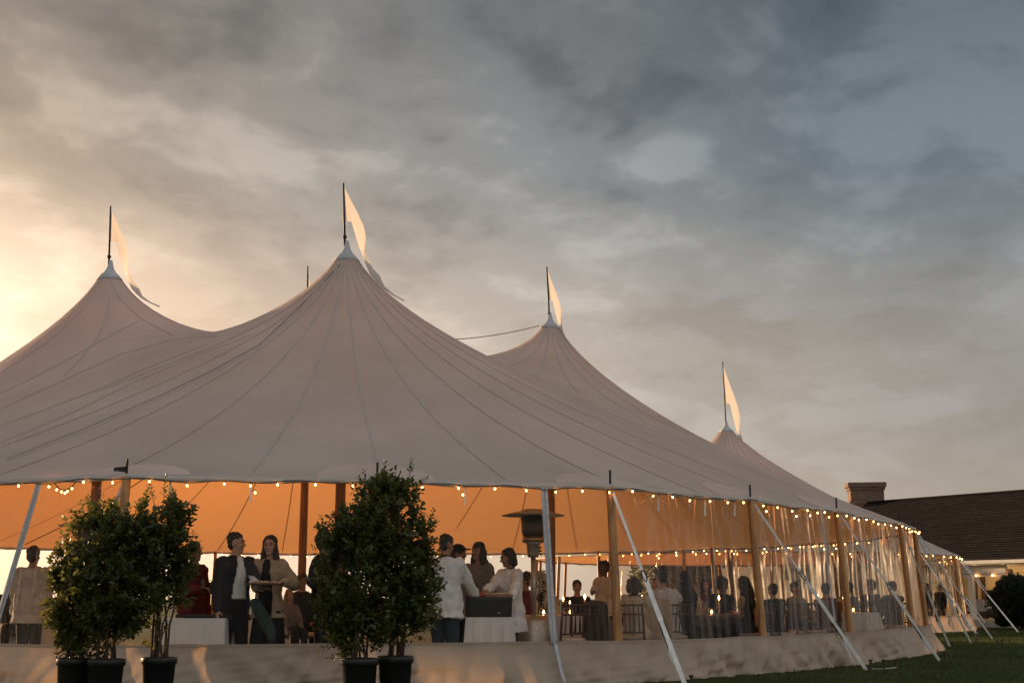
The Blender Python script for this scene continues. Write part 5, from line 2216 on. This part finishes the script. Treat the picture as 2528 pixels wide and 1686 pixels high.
    mb = MB(Hd); mb.ball((0, -0.083, 1.565), (0.024, 0.007, 0.007), 10, 6); mb.build('mouth', M['lip'], root, True)
    # ---- hair
    mb = MB(Hd)
    if hair != 'none':
        g_ = 1.10 if hair == 'curly' else 1.0
        mb.ball((0, 0.022, 1.676), (0.082 * g_, 0.098 * g_, 0.092 * g_), 20, 14)
        mb.ball((0, 0.052, 1.62), (0.070 * g_, 0.060 * g_, 0.080 * g_), 16, 12)
        if hair in ('long',):
            for e in (-1, 1):
                mb.capsule((e * 0.064, 0.0, 1.68), 0.030, (e * 0.082, -0.012, 1.50), 0.030)
                mb.capsule((e * 0.082, -0.012, 1.50), 0.032, (e * 0.094, -0.035, 1.36), 0.026)
            mb.capsule((0, 0.05, 1.64), 0.075, (0, 0.070, 1.48), 0.075)
            mb.capsule((-0.05, 0.075, 1.48), 0.060, (-0.05, 0.085, 1.34), 0.040)
            mb.capsule((0.05, 0.075, 1.48), 0.060, (0.05, 0.085, 1.34), 0.040)
        if hair == 'bob':
            for e in (-1, 1):
                mb.capsule((e * 0.066, 0.015, 1.67), 0.030, (e * 0.078, 0.015, 1.55), 0.028)
            mb.capsule((0, 0.06, 1.63), 0.072, (0, 0.070, 1.54), 0.060)
        if hair == 'curly':
            rr_ = random.Random(len(label))
            for k in range(46):
                d = Vector((rr_.gauss(0, 1), rr_.gauss(0, 1), rr_.gauss(0.3, 1))).normalized()
                if d.y < -0.35 and d.z < 0.45:
                    continue
                mb.ball(Vector((0, 0.025, 1.662)) + Vector((d.x * 0.088, d.y * 0.10, d.z * 0.098)), rr_.uniform(0.018, 0.030), 8, 6)
        hm = remesh(mb, 'hair', 0.0115, 2)
        wrinkle(hm, 0.016, 15, len(label) * 0.7, (1, 1, 0.5))
        wrinkle(hm, 0.009 if hair != 'curly' else 0.014, 38, 2.0, (1, 1, 0.3) if hair == 'long' else (1, 1, 1))
        link('hair', hm, HAIR[hair_col], root, True)
    if cap is not None:
        mb = MB(Hd)
        mb.ball((0, 0.012, 1.70), (0.090, 0.106, 0.078), 20, 12)
        mb.capsule((-0.045, -0.10, 1.70), 0.014, (0.045, -0.10, 1.70), 0.014)
        mb.ball((0, -0.12, 1.70), (0.068, 0.070, 0.010), 16, 6)
        link('cap', remesh(mb, 'cap', 0.011, 2), cloth(cap), root, True)

    # ---- clothing
    def garment(name, g, extra=0.0):
        inf = g.get('inf', 0.018) + extra
        hem = g.get('hem', 0.82)
        mb = MB(U)
        rg = [(z, rx + inf, ry + inf) for z, rx, ry in rings if z >= max(hem, 0.80)]
        rg[-1] = (rg[-1][0] - 0.006, rg[-1][1] - inf * 0.35, rg[-1][2] - inf * 0.35)
        if g.get('low'):
            rg = [(z, rx, ry) for z, rx, ry in rg if z < g['low']]
        loose = g.get('loose', 0.0)
        rg = [(z, rx + loose * max(0, min(1, (1.30 - z) / 0.25)), ry + loose * max(0, min(1, (1.30 - z) / 0.25))) for z, rx, ry in rg]
        if hem < 0.83:
            r0 = rg[0]
            n_ = 4
            fl = g.get('flare', 0.01)
            low = [(hem + (r0[0] - hem) * i / n_, r0[1] + fl * (1 - i / n_) + 0.006, r0[2] + fl * (1 - i / n_) + 0.006) for i in range(n_)]
            if sit:
                low = low[-1:]
            rg = low + rg
        mb.loft([((0, 0.005, z), rx, ry) for z, rx, ry in rg])
        mb.xf = None
        sl = g.get('sleeve', 1.0)
        if sl > 0:
            for sd_, sh, el, W in arms:
                mb.capsule(sh, (0.054 + inf * 0.9) * s, el, (0.043 + inf * 0.9) * s)
                if sl > 0.5:
                    mb.capsule(el, (0.043 + inf * 0.9) * s, el.lerp(W, 0.93 * (sl - 0.5) * 2), (0.034 + inf * 0.8) * s)
        me = remesh(mb, name, 0.014, 3)
        wrinkle(me, g.get('wr', 0.012) * 1.3, 11, len(label) * 0.37, (1, 1, 0.55))
        wrinkle(me, g.get('wr', 0.012) * 0.8, 24, 3.1 + len(label), (1, 1, 0.6))
        if g.get('open'):
            wd = g['open']
            cut_front(me, lambda c: c.y < 0.0 and abs(c.x) < s * (wd * 0.35 + wd * 0.65 * min(1.0, max(0.0, (1.50 * s - c.z) / (0.55 * s)))) and c.z < 1.52 * s and abs(c.x) < 0.14 * s)
            o = link(name, me, cloth(g['col']), root, True, solid=0.008)
        else:
            o = link(name, me, cloth(g['col'], trans=g.get('trans', 0.0)), root, True)
        return o
    if inner:
        garment(inner.get('name', 'shirt'), inner)
    if top:
        o = garment(top.get('name', 'shirt'), top)
    if collar is not None:
        ring = [U((0.066 * math.cos(a) * (1.0 if sex == 'm' else 0.9), 0.008 + 0.062 * math.sin(a) - 0.012, 1.492 - 0.018 * (1 - math.sin(a)) * 0.9)) for a in [2 * math.pi * k / 20 for k in range(21)]]
        mb = MB(); mb.tube(ring, 0.017 * s, 8); mb.build('collar', cloth(collar), root, True)
    if bottom:
        inf = bottom.get('inf', 0.014)
        if bottom['kind'] == 'trousers':
            mb = MB(U)
            mb.loft([((0, 0.005, z), rx + inf, ry + inf) for z, rx, ry in rings if z < 1.03])
            mb.xf = None
            for sd_, h_, kn, an in legs:
                mb.capsule(h_, (0.090 + inf) * s, kn, (0.062 + inf) * s)
                mb.capsule(kn, (0.062 + inf) * s, an + Vector((0, 0, 0.02)), (0.050 + inf) * s)
            me = remesh(mb, 'trousers', 0.014, 3)
            wrinkle(me, 0.008, 13, 1.0)
            link('trousers', me, cloth(bottom['col']), root, True)
        else:
            hem = bottom.get('hem', 0.5)
            mb = MB()
            if sit:
                for sd_, h_, kn, an in legs:
                    mb.capsule(h_, 0.12 * s, kn, 0.085 * s)
                    mb.capsule(kn, 0.08 * s, kn.lerp(an, 0.6), 0.08 * s)
                mb.ball(P1, (0.18 * s, 0.14 * s, 0.12 * s))
            else:
                mb.xf = U
                fl = bottom.get('flare', 0.06)
                mb.loft([((0, 0.005, hem + (1.02 - hem) * i / 8), 0.16 + fl * (1 - i / 8) - 0.02 * (i == 8), 0.12 + fl * 0.8 * (1 - i / 8) - 0.02 * (i == 8)) for i in range(9)])
            me = remesh(mb, 'skirt', 0.014, 2)
            wrinkle(me, 0.022, 13, 1.0, (1, 1, 0.15))
            link('skirt', me, cloth(bottom['col']), root, True)
    for sd_, h_, kn, an in legs:
        mb = MB()
        mb.capsule(an + Vector((0, 0.035 * s, -0.035 * s)), 0.038 * s, an + Vector((0.02 * sd_, -0.155 * s, -0.047 * s)), 0.030 * s)
        mb.build('shoe', M['shoe'], root, True)
    return root


WHITE, CREAM, BLACK, NAVY = (0.84, 0.82, 0.83), (0.66, 0.58, 0.48), (0.014, 0.013, 0.014), (0.022, 0.028, 0.045)
CHAR, DENIM, BEIGE, BURG = (0.035, 0.033, 0.036), (0.030, 0.045, 0.062), (0.42, 0.31, 0.20), (0.14, 0.025, 0.030)
T = dict

# standing couple
person('man in dark blazer and open white shirt, in profile holding a board of canapes', 578, 15.65, 1315, yaw=42, head_yaw=42, hands=(None, (640, 1452, 15.33)), hair='short', hair_col='dark', curl=0.25,
       inner=T(name='shirt', col=WHITE, inf=0.014, hem=0.97, wr=0.005), top=T(name='jacket', col=CHAR, inf=0.030, hem=0.74, flare=0.03, open=0.105, wr=0.012), bottom=T(kind='trousers', col=BLACK), collar=WHITE, voxel=0.0085)
person('woman with long dark hair in beige cardigan and black dress, facing the camera', 662, 15.75, 1322, yaw=-8, head_yaw=4, sex='f', hair='long', hair_col='dark', hands=((652, 1447, 15.45), (700, 1437, 15.50)), curl=0.5,
       inner=T(name='dress_top', col=BLACK, inf=0.012, hem=0.90, sleeve=0, wr=0.004), top=T(name='cardigan', col=BEIGE, inf=0.026, hem=0.78, flare=0.04, open=0.095, wr=0.012), bottom=T(kind='skirt', col=BLACK, hem=0.25, flare=0.07), voxel=0.0085)
# teal scarf hanging at her side
sc_ = thing('scarf', 'teal scarf hanging diagonally down the black dress of the woman', 'scarf', loc=(at_y(640, 1500, 15.52).x, 15.52, 0.98))
pr = []
for k in range(11):
    f = k / 10
    c = Vector((-0.03 + 0.24 * f, -0.05 - 0.03 * math.sin(2.5 * f), -0.02 - 0.46 * f))
    row = []
    for m in range(7):
        g_ = m / 6
        wd = 0.05 + 0.13 * math.sin(math.pi * min(1.0, 0.15 + 0.8 * f)) ** 0.8
        row.append(c + Vector((-0.03 + wd * (g_ - 0.4), 0.012 * math.sin(9 * g_ + 2 * f) - 0.02 * math.sin(math.pi * g_), 0.05 * g_ + 0.03 * math.sin(4 * g_ + 3 * f))))
    pr.append(row)
mb = MB()
mb.grid(pr)
mb.build('scarf_cloth', cloth((0.045, 0.072, 0.072)), sc_, True, solid=0.006)
# canape board between them
q = at_y(648, 1444, 15.32)
g = thing('canape_board', 'round wooden board of canapes held between the man and the woman', 'board', loc=(q.x, 15.30, q.z))
mb = MB(); mb.lathe([(0.19, 0), (0.205, 0.012), (0.205, 0.022), (0.19, 0.024)], (0, 0, 0), 28); mb.build('board', M['board'], g, True)
rr = random.Random(9)
for k in range(14):
    a, r = k * 2.4, 0.15 * math.sqrt((k + 0.5) / 14)
    mb = MB(); mb.ball((r * math.cos(a), r * math.sin(a), 0.036), (0.022, 0.022, 0.016), 8, 6); mb.build('canape', M['bread'] if k % 3 else M['china'], g, True)

person('person in burgundy top holding a drink, half hidden by the left shrubs', 474, 15.95, 1338, yaw=62, head_yaw=20, hands=((500, 1452, 15.6), None), hair='short', hair_col='dark', skin='tan', top=T(name='sweater', col=BURG, inf=0.024, hem=0.70, flare=0.02, loose=0.01), bottom=T(kind='trousers', col=BURG), curl=0.9)
put(GL_ME, 'wine_glass', at_y(502, 1455, 15.58).x, 15.55, 1.03, 'glass in the hand of the person in burgundy', 'glass', None)
person('person with curly dark hair in black, half behind the right-hand shrubs', 800, 15.9, 1313, yaw=75, head_yaw=10, hair='curly', hair_col='dark', skin='tan', top=T(name='shirt', col=BLACK, inf=0.03, hem=0.72, flare=0.02), bottom=T(kind='trousers', col=BLACK), hands=((815, 1460, 15.5), None))
# cooks
person('cook seen from behind in white jacket and dark trousers at the serving table', 1098, 16.0, 1319, yaw=158, head_yaw=-12, head_pitch=12, hands=((1178, 1478, 16.35), (1150, 1480, 16.6)), hair='short', hair_col='dark', skin='tan',
       top=T(name='chef_jacket', col=WHITE, inf=0.034, hem=0.76, flare=0.03, loose=0.03, wr=0.016), bottom=T(kind='trousers', col=DENIM, inf=0.022), collar=BLACK, voxel=0.0085)
person('short dark-haired cook in white jacket facing left over the serving table', 1258, 17.0, 1354, yaw=-48, head_yaw=-30, head_pitch=14, sex='f', hair='bob', hair_col='dark', skin='tan', hands=((1182, 1474, 16.5), (1258, 1488, 16.42)), curl=0.7,
       top=T(name='chef_jacket', col=WHITE, inf=0.032, hem=0.62, flare=0.05, loose=0.035, wr=0.016), bottom=T(kind='trousers', col=DENIM), collar=BLACK, voxel=0.0085)
person('woman with long dark hair in grey top between the two cooks', 1180, 17.4, 1338, yaw=-28, head_yaw=-8, sex='f', hair='long', hair_col='dark', skin='tan', top=T(name='sweater', col=(0.20, 0.18, 0.16), inf=0.026, hem=0.80, loose=0.015), bottom=T(kind='trousers', col=BLACK))
person('person wearing a dark cap behind the cook seen from the back', 1132, 17.7, 1346, yaw=80, hair='short', hair_col='dark', skin='tan', cap=(0.02, 0.018, 0.017), top=T(name='shirt', col=CHAR, inf=0.02), bottom=T(kind='trousers', col=BLACK), voxel=0.012)
person('dark-haired diner seated behind the second cook', 1296, 19.9, 1412, yaw=-90, sit=True, hair='short', hair_col='dark', skin='tan', top=T(name='shirt', col=BURG, inf=0.02), bottom=T(kind='trousers', col=BLACK), voxel=0.013)
person('server standing in pale shirt beyond the spindle chairs', 1490, 20.2, 1384, yaw=-60, hair='short', hair_col='black', skin='dark', top=T(name='shirt', col=(0.55, 0.48, 0.42), inf=0.024, hem=0.8, loose=0.01), bottom=T(kind='trousers', col=CHAR), voxel=0.012, hands=((1462, 1462, 19.8), None))
# diners at the farm table
person('woman in beige shawl with dark hair seated nearest the second side pole', 1570, 17.85, 1426, yaw=148, head_yaw=18, sit=True, sex='f', hair='bob', hair_col='dark', top=T(name='shawl', col=CREAM, inf=0.045, hem=0.80, loose=0.03, wr=0.016), bottom=T(kind='skirt', col=BLACK))
person('diner in white shirt seen from behind, leaning on the farm table', 1645, 18.2, 1398, yaw=205, head_yaw=-10, sit=True, lean=0.16, hair='short', hair_col='dark', hands=((1705, 1512, 18.95), (1615, 1512, 18.7)), top=T(name='shirt', col=(0.66, 0.64, 0.70), inf=0.020, loose=0.012, wr=0.014), bottom=T(kind='trousers', col=BLACK))
person('woman with long dark hair seated right behind the diner in white', 1690, 18.55, 1410, yaw=215, sit=True, sex='f', hair='long', hair_col='black', top=T(name='shirt', col=BLACK, inf=0.02), bottom=T(kind='trousers', col=BLACK), voxel=0.012)
person('curly-haired diner in dark clothes facing the camera across the farm table', 1785, 20.8, 1425, yaw=30, sit=True, hair='curly', hair_col='black', skin='dark', top=T(name='shirt', col=BLACK, inf=0.02), bottom=T(kind='trousers', col=BLACK), voxel=0.012, hands=((1755, 1512, 20.2), (1805, 1512, 20.3)))
person('fair-haired diner in beige across the farm table', 1712, 20.4, 1442, yaw=25, sit=True, sex='f', hair='long', hair_col='fair', top=T(name='shirt', col=BEIGE, inf=0.02), bottom=T(kind='skirt', col=BLACK), voxel=0.012)
person('dark-haired diner reaching one bare arm down beside the third side pole', 1852, 19.37, 1421, yaw=-125, sit=True, lean=0.15, sex='f', hair='long', hair_col='black', skin='light', top=T(name='dress_top', col=BLACK, inf=0.014, sleeve=0.0), bottom=T(kind='skirt', col=BLACK), hands=((1872, 1540, 19.0), (1815, 1512, 19.6)), voxel=0.010)
person('diner in dark suit just right of the third side pole', 1912, 19.75, 1440, yaw=205, sit=True, lean=0.08, hair='short', hair_col='dark', top=T(name='jacket', col=NAVY, inf=0.03), bottom=T(kind='trousers', col=BLACK), voxel=0.013)
person('left one of the two dark-suited diners by the tent corner', 2150, 24.0, 1430, yaw=-140, sit=True, hair='short', hair_col='dark', top=T(name='jacket', col=NAVY, inf=0.03), bottom=T(kind='trousers', col=NAVY), voxel=0.013)
person('right one of the two dark-suited diners by the tent corner', 2203, 25.2, 1435, yaw=-160, sit=True, hair='short', hair_col='dark', top=T(name='jacket', col=NAVY, inf=0.03), bottom=T(kind='trousers', col=NAVY), voxel=0.013)
# left group
person('man in pale shirt seen from behind through the clear wall at far left', 76, 16.6, 1349, yaw=172, hair='short', hair_col='brown', skin='tan', top=T(name='shirt', col=(0.60, 0.54, 0.50), inf=0.03, hem=0.74, loose=0.035, flare=0.03, wr=0.016), bottom=T(kind='trousers', col=CHAR))
person('person in pale shirt standing behind the shortest potted shrub', 182, 16.2, 1338, yaw=130, hair='short', hair_col='brown', skin='tan', top=T(name='shirt', col=(0.60, 0.54, 0.50), inf=0.028, hem=0.74, loose=0.02), bottom=T(kind='trousers', col=CHAR), voxel=0.012)
person('guest seated far behind, head between the woman and the right-hand shrubs', 745, 20.2, 1414, yaw=20, sit=True, hair='short', hair_col='brown', skin='tan', top=T(name='shirt', col=CHAR, inf=0.02), bottom=T(kind='trousers', col=BLACK), voxel=0.013)
person('fair-haired child seated low behind the woman in the beige cardigan', 714, 19.2, 1455, yaw=40, sit=True, sex='f', hair='long', hair_col='fair', top=T(name='shirt', col=(0.20, 0.17, 0.16), inf=0.02), bottom=T(kind='skirt', col=CHAR), voxel=0.013)
# more diners at the tables further in
for lab, px, Y, top, yw, hr, hc, colr, sx in (
        ('diner in rust top seated behind the right zip band', 2040, 22.4, 1440, 150, 'short', 'brown', (0.22, 0.08, 0.05), 'm'),
        ('diner in grey suit seated just left of the corner pair', 2096, 23.4, 1437, 190, 'short', 'dark', (0.10, 0.10, 0.11), 'm'),
        ('woman in cream top at the far round table behind the heater', 1345, 24.1, 1428, 20, 'long', 'fair', CREAM, 'f'),
        ('man in dark jacket at the table behind the spindle chairs', 1425, 20.6, 1432, 5, 'short', 'dark', CHAR, 'm'),
        ('woman in olive top seated beyond the woman in the beige shawl', 1560, 24.0, 1428, 30, 'bob', 'brown', (0.12, 0.11, 0.05), 'f'),
        ('man in pale blue shirt seated beyond the diner in white', 1622, 24.6, 1424, -20, 'short', 'brown', (0.30, 0.34, 0.42), 'm'),
        ('woman in plum dress seated beyond the farm table', 1742, 24.8, 1428, 10, 'long', 'dark', (0.12, 0.03, 0.07), 'f'),
        ('man in tan jacket seated in the bay right of the third side pole', 1965, 22.0, 1436, 40, 'short', 'dark', (0.26, 0.18, 0.10), 'm'),
        ('seated guest in black at the far left table', 28, 21.0, 1424, 30, 'short', 'dark', BLACK, 'm')):
    person(lab, px, Y, top, yaw=yw, sit=True, sex=sx, hair=hr, hair_col=hc, top=T(name='shirt', col=colr, inf=0.024), bottom=T(kind='trousers', col=BLACK), voxel=0.014)
    c_ = chair(at_y(px, 1478, Y).x, Y, R(yw), 'dark chair under the ' + lab.split(' seated')[0].split(' at the')[0])
# rear tent
person('left one of two dark-dressed guests inside the rear tent', 2292, 40.5, 1440, yaw=60, sex='m', hair='short', hair_col='dark', top=T(name='jacket', col=BLACK, inf=0.03, hem=0.75), bottom=T(kind='trousers', col=BLACK), voxel=0.016)
person('right one of two dark-dressed guests inside the rear tent', 2322, 41.5, 1442, yaw=-60, sex='m', hair='short', hair_col='dark', top=T(name='jacket', col=BLACK, inf=0.03, hem=0.75), bottom=T(kind='trousers', col=BLACK), voxel=0.016)

# cloth draped over the chair backs
def drape(px, Y, w, z0, z1, rz, col, label):
    t = thing('draped_cloth', label, 'cloth', loc=(at_y(px, 1520, Y).x, Y, 0), rz=rz)
    rows = []
    for v in range(17):
        f = v / 16
        u = (f - 0.5) * 2
        row = []
        for k in range(21):
            x_ = (k / 20 - 0.5) * w * (1 + 0.12 * abs(u))
            y_ = 0.055 * (1 if u > 0 else -1) * min(1.0, abs(u) * 6) + 0.025 * math.sin(k * 1.1 + 3 * u) * abs(u)
            z = z1 - 0.05 * (x_ / w * 2) ** 2 * 0.4 - (z1 - z0) * abs(u) ** 1.3
            row.append(Vector((x_, y_, z)))
        rows.append(row)
    mb = MB(); mb.grid(rows)
    mb.build('fabric', cloth(col), t, True, solid=0.02)


drape(1608, 17.80, 0.52, 0.42, 1.0, R(8), (0.50, 0.40, 0.29), 'beige cloth draped over a chair back beside the diner in white')
drape(1470, 17.3, 0.30, 0.40, 0.97, R(-20), (0.10, 0.085, 0.075), 'dark pleated cloth hung over a chair left of the second side pole')

# ------------------------------------------------------------------ put each group Empty at the base of what it carries
for o in list(COL.objects):
    if o.type == 'EMPTY' and o.parent is None and o.location.length < 1e-6 and o.children:
        pts = []
        for c in o.children_recursive:
            if c.type == 'MESH' and len(c.data.vertices):
                w = c.matrix_basis.translation
                v = c.data.vertices
                for i in range(0, len(v), max(1, len(v) // 40)):
                    pts.append(v[i].co + w)
        if not pts:
            continue
        a = [min(p[k] for p in pts) for k in range(3)]
        b = [max(p[k] for p in pts) for k in range(3)]
        L = Vector(((a[0] + b[0]) / 2, (a[1] + b[1]) / 2, max(a[2], 0)))
        o.location = L
        for c in o.children:
            c.matrix_parent_inverse = Matrix.Translation(-L)
